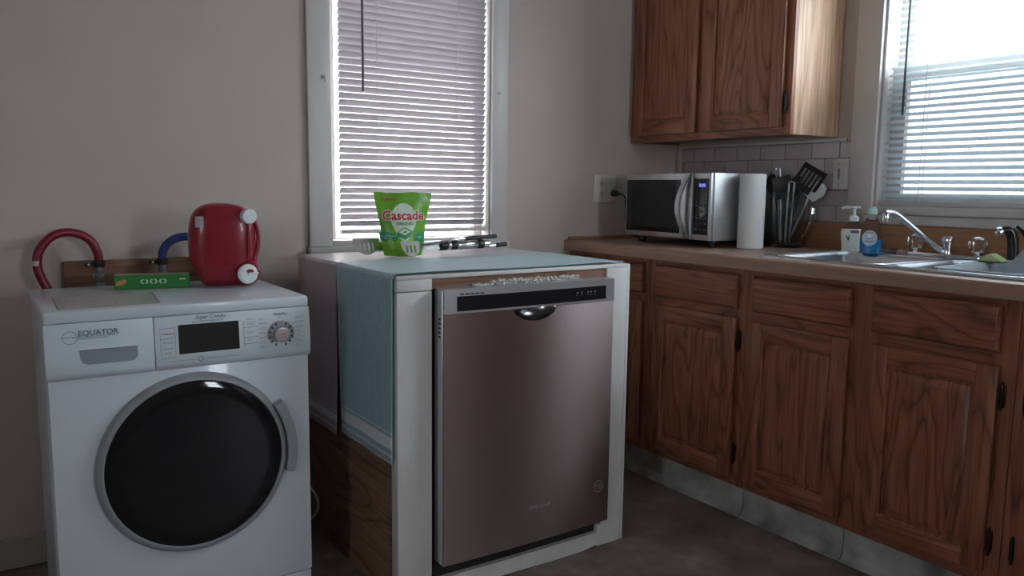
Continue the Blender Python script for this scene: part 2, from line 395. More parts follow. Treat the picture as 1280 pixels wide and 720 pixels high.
struct('fill_window_left', MB().box(XL+.0005, XL+.018, FILL_LEFT[0]-.08, FILL_LEFT[0], FILL_LEFT[2]-.08, 1.93).box(XL+.0005, XL+.018, FILL_LEFT[1], FILL_LEFT[1]+.08, FILL_LEFT[2]-.08, 1.93).box(XL+.0005, XL+.018, FILL_LEFT[0], FILL_LEFT[1], 1.85, 1.93).box(XL+.0005, XL+.018, FILL_LEFT[0], FILL_LEFT[1], FILL_LEFT[2]-.08, FILL_LEFT[2])
       .box(XL-.06, XL-.035, FILL_LEFT[0], FILL_LEFT[1], 1.48, 1.52), 'trim')  # casing and bar of the added left fill opening
struct('baseboard_back', bx(XL, 2.10, YW-.016, YW-.0005, .004, .095, bev=.003), 'baseboard')
struct('baseboard_left', bx(XL+.0005, XL+.016, YR+.02, YW-.02, .004, .095, bev=.003), 'baseboard')
dr = finish('reflection_door', bx(XW-.045, XW-.001, -1.55, -.70, .005, 2.03, bev=.004), 'door_brown'); dr['kind'] = 'structure'  # unseen door added to give the dishwasher a brown reflection
finish('door_frame', MB().box(XW-.02, XW-.001, -.695, -.62, 0, 2.1).box(XW-.02, XW-.001, -1.63, -1.555, 0, 2.1).box(XW-.02, XW-.001, -1.63, -.62, 2.035, 2.11), 'trim', dr)
finish('door_handle', MB().lathe([(.012, 0), (.012, .03), (.026, .035), (.030, .05), (.020, .062)], (XW-.045, -.78, .95), (-1, 0, 0)), 'bronze', dr)

# kick boards under the base cabinets: three lengths with a coved foot
def kick(y0, y1):
    p = [(2.172, .13), (2.172, .03), (2.166, .012), (2.150, .001), (2.20, .001), (2.20, .13)]
    return MB().prism(p, 1, y0, y1)
k = struct('trim_1', kick(1.752, YW-.002), 'kick'); struct('trim_2', kick(1.362, 1.748), 'kick'); struct('trim_3', kick(.20, 1.358), 'kick')

# ---- wall tiles on the right wall (running bond)
ty0, ty1 = 1.772, 2.617
finish('grout_bed', bx(XW-.004, XW-.0002, ty0-.0, ty1+.004, 1.017, 1.318), 'grout', wall_right, smooth=False)
tile_w, tile_h = .119, .0575; j = 0
for r in range(5):
    z0 = 1.019 + r*.0597
    y = 1.8175 - .1215*1 + (0 if r % 2 == 0 else .0607)
    while y < ty1-.005:
        a, b = max(y, ty0), min(y+tile_w, ty1)
        if b-a > .012:
            finish('tile', bx(XW-.0085-random.random()*.0006, XW-.003, a, b, z0, z0+tile_h, bev=.0012, seg=1), 'tile', wall_right)
        y += .1215
finish('tile_edge_strip', MB().box(XW-.009, XW-.0002, ty1+.003, ty1+.022, 1.017, 1.335, bev=.002).box(XW-.009, XW-.0002, 1.79, ty1+.003, 1.3185, 1.331, bev=.002), 'trim', wall_right)

# ================================================================== WINDOWS
def window_back():
    x0, x1, z0, z1 = WIN1
    w = finish('window_1', MB().box(x0-.082, x0+.0, YW-.018, YW-.0005, .922, z1+.08, bev=.003).box(x1, x1+.072, YW-.018, YW-.0005, .922, z1+.08, bev=.003)
               .box(x0-.082, x1+.072, YW-.019, YW-.0005, z1, z1+.09, bev=.003), 'trim'); w['kind'] = 'structure'
    finish('window_sill', MB().box(x0-.086, x1+.076, YW-.034, YW-.0005, .897, .9215, bev=.003).box(x0+.001, x1-.001, YW-.017, YW+.10, .922, z0-.0005, bev=.001), 'trim', w)
    finish('jamb', MB().box(x0, x0+.006, YW, YW+.11, z0, z1).box(x1-.006, x1, YW, YW+.11, z0, z1).box(x0, x1, YW, YW+.11, z1-.006, z1), 'trim', w, smooth=False)
    # two sashes
    def sash(nm, y, a, b, rb=.035):
        s = finish(nm, MB().box(x0+.006, x0+.04, y, y+.022, a, b).box(x1-.04, x1-.006, y, y+.022, a, b).box(x0+.04, x1-.04, y, y+.022, a, a+rb).box(x0+.04, x1-.04, y, y+.022, b-.035, b), 'trim', w, smooth=False)
        finish('glass', bx(x0+.04, x1-.04, y+.009, y+.012, a+rb, b-.035), 'pane', w, smooth=False)
    sash('sash', YW+.055, z0, 1.86, .006); sash('sash', YW+.08, 1.84, z1-.006)
    for px, pz in ((1.012, 1.495), (1.722, 1.494)):
        h = MB().lathe([(.007, 0), (.007, .003), (.003, .004), (.003, .012)], (px, YW-.018, pz), (0, -1, 0), n=12)
        h.tube([(px, YW-.030, pz), (px, YW-.036, pz-.004), (px, YW-.038, pz-.012), (px, YW-.034, pz-.018)], .0025, 8, 1)
        finish('curtain_hook', h, 'silver', w)
window_back()
def window_right():
    y0, y1, z0, z1 = WIN2
    w = finish('window_2', MB().box(XW-.018, XW-.0005, y1+.003, y1+.100, z0-.03, z1+.08, bev=.003).box(XW-.018, XW-.0005, y0-.1, y0, z0-.03, z1+.08, bev=.003)
               .box(XW-.019, XW-.0005, y0-.1, y1+.1, z1, z1+.09, bev=.003), 'trim'); w['kind'] = 'structure'
    finish('apron', bx(XW-.018, XW-.0005, y0-.1, y1+.100, 1.0185, z0-.031, bev=.003), 'trim', w)
    finish('window_sill', bx(XW-.024, XW+.10, y0+.001, y1, z0-.029, z0-.001, bev=.003), 'trim', w)
    finish('jamb', MB().box(XW, XW+.11, y1-.006, y1, z0, z1).box(XW, XW+.11, y0, y0+.006, z0, z1).box(XW, XW+.11, y0, y1, z1-.006, z1), 'trim', w, smooth=False)
    def sash(x, a, b, st):
        finish('sash', MB().box(x, x+.022, y0+.006, y0+.006+st, a, b).box(x, x+.022, y1-.006-st, y1-.006, a, b).box(x, x+.022, y0+.006+st, y1-.006-st, a, a+.04).box(x, x+.022, y0+.006+st, y1-.006-st, b-.04, b), 'trim', w, smooth=False)
        finish('glass', bx(x+.009, x+.012, y0+.006+st, y1-.006-st, a+.04, b-.04), 'pane', w, smooth=False)
    sash(XW+.055, z0, 1.575, .055); sash(XW+.082, 1.54, z1-.006, .055)
    finish('insect_screen', bx(XW+.106, XW+.108, y0+.008, y1-.008, z0+.002, 1.56), 'screen', w, smooth=False)
window_right()
struct('fill_window_rear', MB().box(FILL_REAR[0]-.08, FILL_REAR[0], YR+.0005, YR+.018, FILL_REAR[2]-.08, 2.03).box(FILL_REAR[1], FILL_REAR[1]+.08, YR+.0005, YR+.018, FILL_REAR[2]-.08, 2.03).box(FILL_REAR[0], FILL_REAR[1], YR+.0005, YR+.018, 1.95, 2.03).box(FILL_REAR[0], FILL_REAR[1], YR+.0005, YR+.018, FILL_REAR[2]-.08, FILL_REAR[2])
       .box(FILL_REAR[0], FILL_REAR[1], YR-.06, YR-.035, 1.53, 1.57), 'trim')  # casing and bar of the added rear fill opening

def blind(nm, label, axis, u0, u1, plane, zbot, ztop, mat, tilt, cords, wand, pitch=.0235):
    """axis 0: slats run along x and face -y; axis 1: slats run along y and face -x"""
    mid = (u0+u1)/2; loc = (mid, plane, zbot) if axis == 0 else (plane, mid, zbot)
    t = thing(nm, label, 'window blind', loc, 0, 'slatted blinds in the kitchen windows')
    def P(u, d, z): return Vector((u, d, z)) if axis == 0 else Vector((d, u, z))
    hw = (u1-u0)/2
    # slat: slightly crowned strip
    mb = MB(); prof = []
    for i in range(5):
        s = (i-2)/2*.0130; prof.append((s, .0016*(1-(s/.0130)**2)))
    ct, st = math.cos(tilt), math.sin(tilt)
    pts = [(s*ct+h*st, -s*st+h*ct) for s, h in prof] + [(s*ct+(h-.0004)*st, -s*st+(h-.0004)*ct) for s, h in reversed(prof)]
    A = [mb.bm.verts.new(P(-hw, d, z)) for d, z in pts]; B = [mb.bm.verts.new(P(hw, d, z)) for d, z in pts]; n = len(pts)
    for i in range(n): mb.bm.faces.new((A[i], A[(i+1) % n], B[(i+1) % n], B[i]))
    mb.bm.faces.new(A); mb.bm.faces.new(B)
    z = zbot+.036; first = None
    while z < ztop-.03:
        if first is None:
            first = finish('slat', mb, mat, t, world=False); first.location = P(0, 0, z-zbot)
        else: copy_mesh(first, 'slat', P(0, 0, z-zbot), t)
        z += pitch
    def b(name, a0, a1, d0, d1, z0, z1, m, bev=.002):
        q = MB()
        if axis == 0: q.box(a0, a1, plane+d0, plane+d1, z0, z1, bev=bev)
        else: q.box(plane+d0, plane+d1, a0, a1, z0, z1, bev=bev)
        finish(name, q, m, t)
    b('bottom_rail', u0, u1, -.012, .012, zbot, zbot+.013, 'trim')
    for k in range(2): b('slat', u0, u1, -.0125, .0125, zbot+.0145+k*.004, zbot+.0155+k*.004, mat, 0)
    b('headrail', u0, u1, -.014, .014, ztop-.028, ztop, 'trim')
    for u in cords:
        q = MB()
        for d in (-.0125, .0125): q.tube([P(u, plane+d, zbot+.004), P(u, plane+d, ztop-.02)], .0009, 5)
        finish('ladder_cord', q, 'cord_white', t)
    wu, wz = wand
    finish('tilt_wand', MB().tube([P(wu, plane-.020, wz), P(wu, plane-.018, ztop-.01)], .0042, 6), 'wand', t)
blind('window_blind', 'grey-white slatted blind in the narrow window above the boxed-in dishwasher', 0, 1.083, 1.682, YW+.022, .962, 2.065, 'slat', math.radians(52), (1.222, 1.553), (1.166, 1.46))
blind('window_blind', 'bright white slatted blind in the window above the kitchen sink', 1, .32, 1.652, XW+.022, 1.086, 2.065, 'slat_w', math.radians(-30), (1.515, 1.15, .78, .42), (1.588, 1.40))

# ---- outside: neighbour's wall close to the back window, and the yard
g = struct('ground_outside', bx(-12, 14, -14, 16, -.9, -.8), 'ground')
nb = thing('neighbour_house', 'pale pinkish clapboard house wall outside the back window', 'house', (1.5, YW+2.6, -.8))
finish('wall', bx(-3.2, 4.9, YW+2.6, YW+5.0, -.8, 4.2), 'siding', nb, smooth=False)
sb = None
for i in range(24):
    z = -.78+i*.2
    if sb is None:
        sb = finish('clapboard', MB().prism([(YW+2.6, -.78), (YW+2.575, -.78), (YW+2.59, -.58), (YW+2.6, -.58)], 0, -3.2, 4.9), 'siding', nb, smooth=False)
    else:
        c = copy_mesh(sb, 'clapboard', (sb.location.x, sb.location.y, sb.location.z+i*.2), nb)
finish('roof_edge', bx(-3.4, 5.1, YW+2.4, YW+5.2, 4.2, 4.35), 'trim', nb, smooth=False)

# ================================================================== CABINETS
FX = 2.1017
def rring(y0, y1, z0, z1, ins, x): return [(x, y0+ins, z0+ins), (x, y1-ins, z0+ins), (x, y1-ins, z1-ins), (x, y0+ins, z1-ins)]
def hinge(y, z, x, parent, side=1):
    mb = MB().box(x-.006, x+.0, y-.007, y+.007, z-.028, z+.028, bev=.002)
    mb.lathe([(.0035, -.030), (.0045, -.026), (.0045, .026), (.0035, .030)], (x-.007, y, z), (0, 0, 1), n=8)
    mb.sphere((x-.007, y, z+.034), .004, u=8, v=6); mb.sphere((x-.007, y, z-.034), .004, u=8, v=6)
    finish('hinge', mb, 'bronze', parent)
def cab_door(cab, y0, y1, z0, z1, x, hy=None):
    d = empty('door', (x, (y0+y1)/2, z0), 0, cab)
    s = .052; t = .018
    def lip(a, b, c, e, mat, name):  # bevelled rail or stile
        finish(name, bx(x-t, x, a, b, c, e, bev=.0035), mat, d)
    lip(y0, y0+s, z0, z1, 'oak_v', 'stile'); lip(y1-s, y1, z0, z1, 'oak_v', 'stile')
    lip(y0+s-.001, y1-s+.001, z0, z0+s, 'oak_h', 'rail'); lip(y0+s-.001, y1-s+.001, z1-s, z1, 'oak_h', 'rail')
    a, b, c, e = y0+s-.001, y1-s+.001, z0+s-.001, z1-s+.001
    mb = MB().rings([rring(a, b, c, e, 0, x-.001), rring(a, b, c, e, 0, x-.0155), rring(a, b, c, e, .006, x-.014), rring(a, b, c, e, .008, x-.0075), rring(a, b, c, e, .013, x-.0070),
                     rring(a, b, c, e, .015, x-.0095), rring(a, b, c, e, .032, x-.0155), rring(a, b, c, e, .034, x-.0155)])
    finish('panel', mb, 'oak_v', d)
    if hy is not None:
        for hz in (z0+.085, z1-.075): hinge(hy, hz, x-.001, d)
    return d
def cab_drawer(cab, y0, y1, z0, z1, x):
    mb = MB().rings([rring(y0, y1, z0, z1, 0, x), rring(y0, y1, z0, z1, 0, x-.009), rring(y0, y1, z0, z1, .003, x-.013), rring(y0, y1, z0, z1, .009, x-.0185), rring(y0, y1, z0, z1, .011, x-.019)])
    finish('drawer', mb, 'oak_h', cab)
def base_cab(label, y0, y1, fronts, stiles):
    c = thing('base_cabinet', label, 'cabinet', ((FX+XW)/2, (y0+y1)/2, 0), 0, 'oak base cabinets under the worktop')
    B0, B1 = .133, .876
    finish('carcass', MB().box(FX+.019, 2.70, y0+.0005, y0+.016, B0, B1).box(FX+.019, 2.70, y1-.016, y1-.0005, B0, B1).box(FX+.019, 2.70, y0+.016, y1-.016, B0, B0+.016).box(2.69, 2.70, y0+.016, y1-.016, B0+.016, B1)
           .box(FX+.2, FX+.22, y0+.02, y1-.02, .0, B0), 'oak_x', c, smooth=False)
    for a, b in stiles: finish('face_stile', bx(FX, FX+.019, a, b, B0, B1, bev=.001, seg=1), 'oak_v', c)
    ss = sorted(stiles)
    for (a, b), (a2, b2) in zip(ss, ss[1:]):
        for z0, z1 in ((B0, B0+.045), (.700, .752), (B1-.030, B1)): finish('face_rail', bx(FX+.0005, FX+.0185, b, a2, z0, z1), 'oak_h', c, smooth=False)
    for f in fronts:
        if f[0] == 'door': cab_door(c, f[1], f[2], f[3], f[4], FX-.0005, f[5])
        else: cab_drawer(c, f[1], f[2], f[3], f[4], FX-.0005)
    return c
base_cab('oak corner base cabinet seen as a sliver behind the dishwasher box', 2.17, YW-.001, [('drawer', 2.197, 2.60, .742, .857), ('door', 2.197, 2.60, .165, .712, None)], [(2.1705, 2.215), (2.585, 2.658)])
base_cab('narrow oak base cabinet below the microwave, hinged on its right', 1.714, 2.1695, [('drawer', 1.745, 2.130, .740, .857), ('door', 1.745, 2.130, .162, .711, 1.736)], [(1.7145, 1.762), (2.115, 2.169)])
base_cab('wide oak sink base cabinet with two doors and two drawer fronts', .886, 1.7135, [('drawer', 1.332, 1.683, .740, .857), ('door', 1.332, 1.688, .162, .708, None), ('drawer', .926, 1.268, .740, .860), ('door', .921, 1.262, .168, .706, .912)],
         [(.8865, .945), (1.245, 1.350), (1.665, 1.713)])
base_cab('oak base cabinet cut off by the right edge of the picture, hinges on its left', .30, .8855, [('drawer', .335, .838, .740, .860), ('door', .335, .848, .165, .706, .857)], [(.3005, .35), (.825, .885)])

uc = thing('wall_cabinet', 'two-door oak wall cabinet hanging above the microwave', 'cabinet', (2.57, 2.24, 1.332))
UX, U0, U1 = 2.4299, 1.832, YW-.001
finish('side_panel', bx(UX+.019, XW-.0006, U0, U0+.013, 1.334, 2.10), 'oak_side', uc, smooth=False)
finish('carcass', MB().box(UX+.019, XW-.0006, U1-.013, U1, 1.334, 2.10).box(UX+.019, XW-.0006, U0+.013, U1-.013, 1.345, 1.36).box(UX+.019, XW-.0006, U0+.013, U1-.013, 2.085, 2.10).box(XW-.012, XW-.001, U0+.013, U1-.013, 1.36, 2.085), 'oak_x', uc, smooth=False)
for a, b in ((U0, U0+.042), (2.235, 2.275), (U1-.05, U1)): finish('face_stile', bx(UX, UX+.019, a, b, 1.332, 2.10, bev=.001, seg=1), 'oak_v', uc)
for a, b in ((1.332, 1.378), (2.06, 2.10)): finish('face_rail', bx(UX+.0003, UX+.0187, U0+.042, U1-.05, a, b), 'oak_h', uc, smooth=False)
cab_door(uc, 2.271, 2.628, 1.360, 2.075, UX-.0005); cab_door(uc, 1.861, 2.240, 1.360, 2.075, UX-.0005, 1.853)

# ---- worktop with a cut-out for the sink
CT0, CT1 = .877, .918
SX0, SX1, SY0, SY1 = 2.115, 2.645, .865, 1.695
ct = thing('worktop', 'light brown wood-look laminate worktop holding the sink', 'worktop', (2.39, 1.43, CT0))
mb = MB().prism([(2.0681, CT0), (2.0681, CT1-.008), (2.0705, CT1-.0025), (2.076, CT1), (SX0+.012, CT1), (SX0+.012, CT0)], 1, .20, YW-.0005)
mb.box(SX1-.012, 2.7175, .20, YW-.0005, CT0, CT1).box(SX0+.012, SX1-.012, .20, SY0+.012, CT0, CT1).box(SX0+.012, SX1-.012, SY1-.012, YW-.0005, CT0, CT1)
finish('countertop', mb, 'laminate', ct, smooth=False)
finish('backsplash', bx(2.699, 2.7175, .20, YW-.0005, CT1+.0003, 1.0165, bev=.002), 'splash', ct)
finish('end_splash', bx(2.088, 2.698, YW-.018, YW-.0008, CT1+.0003, CT1+.012, bev=.002), 'splash', ct)

# ---- sink
sk = thing('sink', 'stainless steel double-bowl sink set in the worktop', 'sink', (2.38, 1.28, CT1))
def rrect(x0, x1, y0, y1, r, z, n=6):
    out = []
    for cx, cy, a in ((x1-r, y1-r, 0), (x0+r, y1-r, 90), (x0+r, y0+r, 180), (x1-r, y0+r, 270)):
        for i in range(n+1):
            t = math.radians(a+90*i/n); out.append((cx+r*math.cos(t), cy+r*math.sin(t), z))
    return out
BW = [(2.15, 2.54, 1.300, 1.655), (2.15, 2.54, .905, 1.262)]
zt = CT1+.004
# deck: plate with two openings = outer ring strips built as boxes around bowls, rolled rim around
mb = MB()
for b0, b1, c0, c1 in ((SX0+.004, 2.152, SY0+.004, SY1-.004), (2.538, SX1-.004, SY0+.004, SY1-.004), (2.152, 2.538, SY0+.004, .907), (2.152, 2.538, 1.260, 1.302), (2.152, 2.538, 1.653, SY1-.004)):
    mb.box(b0, b1, c0, c1, CT1+.0005, zt)
finish('deck', mb, 'steel', sk, smooth=False)
mb = MB(); P0 = []
ro = rrect(SX0, SX1, SY0, SY1, .03, 0)
mb.rings([[(x, y, CT1+.0003) for x, y, z in ro], [(x, y, CT1+.005) for x, y, z in rrect(SX0+.001, SX1-.001, SY0+.001, SY1-.001, .03, 0)], [(x, y, CT1+.008) for x, y, z in rrect(SX0+.005, SX1-.005, SY0+.005, SY1-.005, .028, 0)],
          [(x, y, CT1+.0065) for x, y, z in rrect(SX0+.011, SX1-.011, SY0+.011, SY1-.011, .024, 0)], [(x, y, zt-.0005) for x, y, z in rrect(SX0+.014, SX1-.014, SY0+.014, SY1-.014, .022, 0)]], cap=False)
finish('rim', mb, 'steel', sk)
for (a, b, c, d) in BW:
    def rr(o, z, r): return rrect(a-o, b+o, c-o, d+o, r, z, 8)
    mb = MB().rings([rr(.008, zt+.001, .055), rr(.003, zt+.003, .055), rr(-.003, zt-.001, .052), rr(-.008, zt-.012, .05), rr(-.014, .80, .048), rr(-.022, .766, .045), rr(-.045, .752, .04), rr(-.12, .748, .02), rr(-.16, .746, .01)], cap=False)
    f = mb.bm.faces.new([v for v in mb.bm.verts][-36:])
    o = finish('bowl', mb, 'steel', sk); sd = o.modifiers.new('Solidify', 'SOLIDIFY'); sd.thickness = .0012; sd.offset = 1
    finish('drain', MB().lathe([(.042, 0), (.042, .003), (.034, .004), (.030, .001)], ((a+b)/2, (c+d)/2, .7468)), 'chrome', sk)

# ---- faucet
fc = thing('faucet', 'chrome two-handle faucet with clear knobs and long swivel spout behind the sink', 'faucet', (2.59, 1.33, zt))
finish('base_plate', MB().prism([(x, y) for x, y, z in rrect(2.568, 2.622, 1.205, 1.465, .026, 0)], 2, zt+.0005, zt+.016, bev=.004), 'chrome', fc)
finish('spout_post', MB().lathe([(.017, 0), (.016, .006), (.0145, .030), (.017, .034), (.0175, .052), (.014, .058), (.004, .059)], (2.595, 1.333, zt+.014)), 'chrome', fc)
sp = MB().tube([(2.590, 1.336, .942), (2.560, 1.352, .960), (2.50, 1.378, 1.005), (2.44, 1.405, 1.052), (2.418, 1.414, 1.066), (2.400, 1.421, 1.068), (2.388, 1.426, 1.066)], .0088, 12, 2)
finish('spout', sp, 'chrome', fc)
finish('aerator', MB().lathe([(.0105, 0), (.0115, .004), (.0115, .022), (.010, .030)], (2.391, 1.425, 1.036)), 'chrome', fc)
for yy in (1.435, 1.238):
    kb = finish('handle', MB().lathe([(.009, 0), (.009, .012)], (2.595, yy, zt+.016), n=16), 'chrome', fc)
    n = 8; prof = [(.014, .010), (.020, .014), (.0265, .034), (.0265, .042), (.022, .050)]
    q = MB(); rs = []
    for r, h in prof: rs.append([(2.595+r*(1+.06*math.cos(8*t))*math.cos(t), yy+r*(1+.06*math.cos(8*t))*math.sin(t), zt+.016+h) for t in [2*PI*i/32 for i in range(32)]])
    finish('clear_knob', q.rings(rs), 'acrylic', kb)
    finish('knob_cap', MB().lathe([(.020, .0505), (.018, .055), (.010, .059), (.002, .060)], (2.595, yy, zt+.016), n=20), 'chrome', kb)
# side sprayer
sy = thing('sink_sprayer', 'black pull-out sink sprayer with a chrome nozzle at the right edge of the sink', 'sprayer', (2.595, 1.135, zt))
finish('holder', MB().lathe([(.022, 0), (.022, .004), (.015, .010), (.014, .014)], (2.595, 1.135, zt+.0004)), 'chrome', sy)
finish('body', MB().tube([(2.595, 1.135, zt+.012), (2.594, 1.136, .975), (2.590, 1.139, 1.010), (2.580, 1.148, 1.026), (2.566, 1.160, 1.022)], .0155, 12, 1, taper=.95), 'black_gloss', sy)
finish('nozzle', MB().lathe([(.014, 0), (.015, .004), (.015, .014), (.012, .017)], (2.568, 1.159, 1.021), (-.7, .6, -.35)), 'chrome', sy)
finish('lever', MB().tube([(2.585, 1.128, 1.036), (2.60, 1.112, 1.018), (2.606, 1.104, .992)], .005, 8, 1), 'black_gloss', sy)

# small soap dish
sd_ = thing('soap_dish', 'small clear glass dish beside the left faucet knob', 'dish', (2.60, 1.515, zt))
finish('bowl', MB().lathe([(.024, 0), (.030, .003), (.036, .018), (.0365, .020), (.034, .019), (.028, .005), (.01, .004)], (2.60, 1.515, zt+.0005), cap=True), 'jar_glass', sd_)
tag(finish('soap_bar', MB().box(2.580, 2.615, 1.478-.012, 1.478+.018, zt+.0008, zt+.018, bev=.006, seg=3), 'pink'), 'small pink soap bar lying between the glass dish and the faucet', 'soap')

# soap pump bottle
s1 = thing('soap_bottle', 'white pump soap bottle with pale green label on the sink rim', 'bottle', (2.575, 1.680, zt-.003), 0)
zb = zt+.0005
def oval(prof, cx, cy, z, ax, ay, rot, n=28):
    rs = []
    for r, h in prof:
        rs.append([(cx+(r*ax*math.cos(t)*math.cos(rot)-r*ay*math.sin(t)*math.sin(rot)), cy+(r*ax*math.cos(t)*math.sin(rot)+r*ay*math.sin(t)*math.cos(rot)), z+h) for t in [2*PI*i/n for i in range(n)]])
    return rs
RO = math.radians(-62)
s1.location.z = zb
finish('body', MB().rings(oval([(.032, 0), (.035, .002), (.0355, .02), (.040, .055), (.0405, .068), (.037, .080)], 2.585, 1.660, zb, 1, .62, RO)), 'soap_label', s1)
finish('shoulder', MB().rings(oval([(.037, .0802), (.030, .092), (.018, .102), (.015, .106)], 2.585, 1.660, zb, 1, .64, RO)), 'clear_plastic', s1)
finish('collar', MB().lathe([(.014, .1062), (.0165, .108), (.0165, .120), (.013, .124), (.006, .127), (.0055, .150)], (2.585, 1.660, zb)), 'cap', s1)
finish('pump_head', MB().lathe([(.009, .150), (.011, .153), (.010, .158)], (2.585, 1.660, zb)).tube([(2.590, 1.650, zb+.155), (2.570, 1.690, zb+.155), (2.566, 1.697, zb+.150)], .0045, 8).tube([(2.588, 1.655, zb+.155), (2.592, 1.642, zb+.154)], .004, 8), 'cap', s1)
# face towards camera: direction
def facing(cx, cy, z, off, px, pz):
    """matrix placing flat text on a vertical plane facing the camera side at (cx,cy): x to the right in the picture"""
    d = Vector((-cx, -cy, 0)).normalized(); r = Vector((-d.y, d.x, 0)); o = Vector((cx, cy, z)) + d*off
    return Matrix(((r.x, 0, d.x, o.x+r.x*px), (r.y, 0, d.y, o.y+r.y*px), (0, 1, 0, o.z+pz), (0, 0, 0, 1)))
def quadface(mb, cx, cy, z, off, pts):
    m = facing(cx, cy, z, off, 0, 0); vs = [mb.bm.verts.new(m @ Vector((a, b, 0))) for a, b in pts]; mb.bm.faces.new(vs); return mb
finish('brand_label', quadface(MB(), 2.585, 1.660, zb, .0258, [(-.008, .066), (.019, .066), (.019, .075), (-.008, .075)]), 'navy', s1, recalc=False)
finish('lettering', MB().add_text('Softsoap', .0062, facing(2.585, 1.660, zb, .0262, -.0065, .0685)), 'white_print', s1, recalc=False)
q = MB()
quadface(q, 2.585, 1.660, zb, .0258, [(-.018, .043), (-.013, .038), (-.009, .050), (-.012, .060)]); quadface(q, 2.585, 1.660, zb, .0258, [(-.022, .052), (-.020, .058), (-.0125, .041), (-.0145, .038)])
finish('leaf_print', q, 'leaf', s1, recalc=False)
# dish soap
s2 = thing('dish_soap_bottle', 'clear bottle half full of blue dish soap with mint green cap', 'bottle', (2.535, 1.560, zb))
R2 = math.radians(-60)
finish('blue_soap', MB().rings(oval([(.030, .001), (.0335, .003), (.034, .02), (.0345, .050)], 2.535, 1.560, zb, 1, .62, R2)), 'blue_liquid', s2)
finish('bottle_wall', MB().rings(oval([(.0345, .0503), (.034, .075), (.030, .095), (.020, .115), (.0125, .128), (.0115, .134)], 2.535, 1.560, zb, 1, .64, R2)), 'clear_plastic', s2)
finish('cap', MB().lathe([(.0125, .134), (.015, .136), (.0155, .152), (.011, .154), (.0105, .159), (.004, .160)], (2.535, 1.560, zb)), 'mint', s2)
q = MB(); quadface(q, 2.535, 1.560, zb, .0228, [(.024*math.cos(t)-.004, .055+.026*math.sin(t)) for t in [2*PI*i/24 for i in range(24)]])
finish('label', q, 'label_pale', s2, recalc=False)
q = MB()
for zz, w in ((.072, .026), (.052, .022), (.044, .030), (.040, .026)): quadface(q, 2.535, 1.560, zb, .0232, [(-w/2-.004, zz), (w/2-.004, zz), (w/2-.004, zz+.0015), (-w/2-.004, zz+.0015)])
finish('label_lines', q, 'navy', s2, recalc=False)
finish('label_window', quadface(MB(), 2.535, 1.560, zb, .0231, [(-.012, .056), (.002, .056), (.002, .070), (-.012, .070)]), 'soap_label', s2, recalc=False)

# grey dish tub in the right bowl, sponge on its corner
tb = thing('dish_tub', 'grey plastic dish tub sitting in the right sink bowl', 'tub', (2.345, 1.02, .80))
def tr(o, z, r): return rrect(2.185-o, 2.515+o, .940-o, 1.150+o, r, z, 6)
mb = MB().rings([tr(-.02, .80, .03), tr(-.003, .90, .03), tr(.003, .925, .03), tr(.010, .927, .034), tr(.010, .930, .034), tr(.002, .930, .03), tr(-.006, .92, .028), tr(-.022, .806, .026), tr(-.06, .804, .02)], cap=True)
finish('basin', mb, 'tub', tb)
tb2 = thing('cutting_board', 'grey plastic board leaning in the sink at the right edge of the picture', 'cutting board', (2.42, .985, .80))
mb = bx(-.004, .004, -.10, .10, 0, .25, bev=.003); mb.map(lambda v: Matrix.Rotation(math.radians(58), 3, 'X') @ v if False else v)
q = MB().box(0, .008, -.05, .05, 0, .16, bev=.003).map(lambda v: Vector((v.x, v.y, v.z)))
q.map(lambda v: Matrix.Rotation(math.radians(38), 3, 'X') @ v + Vector((2.46, 1.085, .850)))
tag(tb2, tb2['label'], tb2['category']); finish('board', q, 'tub', tb2)
sg = thing('sponge', 'green and yellow scrub sponge on the edge of the grey tub', 'sponge', (2.49, 1.135, .9305))
finish('foam', MB().prism([(1.108, .9345), (1.172, .9345), (1.165, .945), (1.140, .957), (1.112, .941)], 0, 2.462, 2.505, bev=.003), 'sponge', sg)
finish('scour_pad', MB().box(2.463, 2.504, 1.107, 1.171, .9308, .9343, bev=.001), 'sponge_dark', sg)

# ---- paper towel roll
pt = thing('paper_towel_roll', 'upright white paper towel roll in front of the microwave corner', 'paper towel', (2.405, 1.975, CT1+.0005))
finish('roll', MB().lathe([(.0445, 0), (.0475, .0015), (.0475, .273), (.046, .275), (.020, .275), (.019, .273), (.019, .2)], (2.405, 1.962, CT1+.0005), n=40), 'towel', pt)
finish('core', MB().lathe([(.0185, .2), (.0185, .2745), (.0165, .2745), (.0165, .2)], (2.405, 1.962, CT1+.0005), n=24), 'box_top', pt)

# ---- microwave
mw = thing('microwave', 'stainless and black microwave oven at the left end of the worktop', 'microwave', (2.44, 2.255, CT1))
X0, X1, Y0, Y1, Z0, Z1 = 2.268, 2.640, 2.022, 2.480, .944, 1.196
finish('body', bx(X0, X1, Y0, Y1, Z0, Z1, bev=.004), 'stainless_soft', mw)
for fy in (Y0+.04, Y1-.04):
    for fx in (X0+.04, X1-.04): finish('foot', MB().lathe([(.013, 0), (.014, .003), (.014, Z0-CT1-.001)], (fx, fy, CT1+.0006), n=16), 'black', mw)
dm = finish('door', bx(2.248, X0-.0005, 2.112, Y1, Z0+.002, Z1-.001, bev=.004), 'stainless_soft', mw)
finish('door_window', bx(2.2462, 2.2485, 2.172, 2.472, .966, 1.170, bev=.001), 'micro_glass', dm)
finish('inner_window', bx(2.2455, 2.2463, 2.20, 2.44, .985, 1.145), 'black_glass', dm)
q = MB(); hp = []
for i in range(13):
    t = i/12; hp.append((2.243-.030*math.sin(PI*t), 2.128+.026*math.sin(PI*t), .948+.243*t))
rs = []
for x, y, z in hp: rs.append([(x-.004, y-.010, z), (x+.004, y-.010, z), (x+.004, y+.010, z), (x-.004, y+.010, z)])
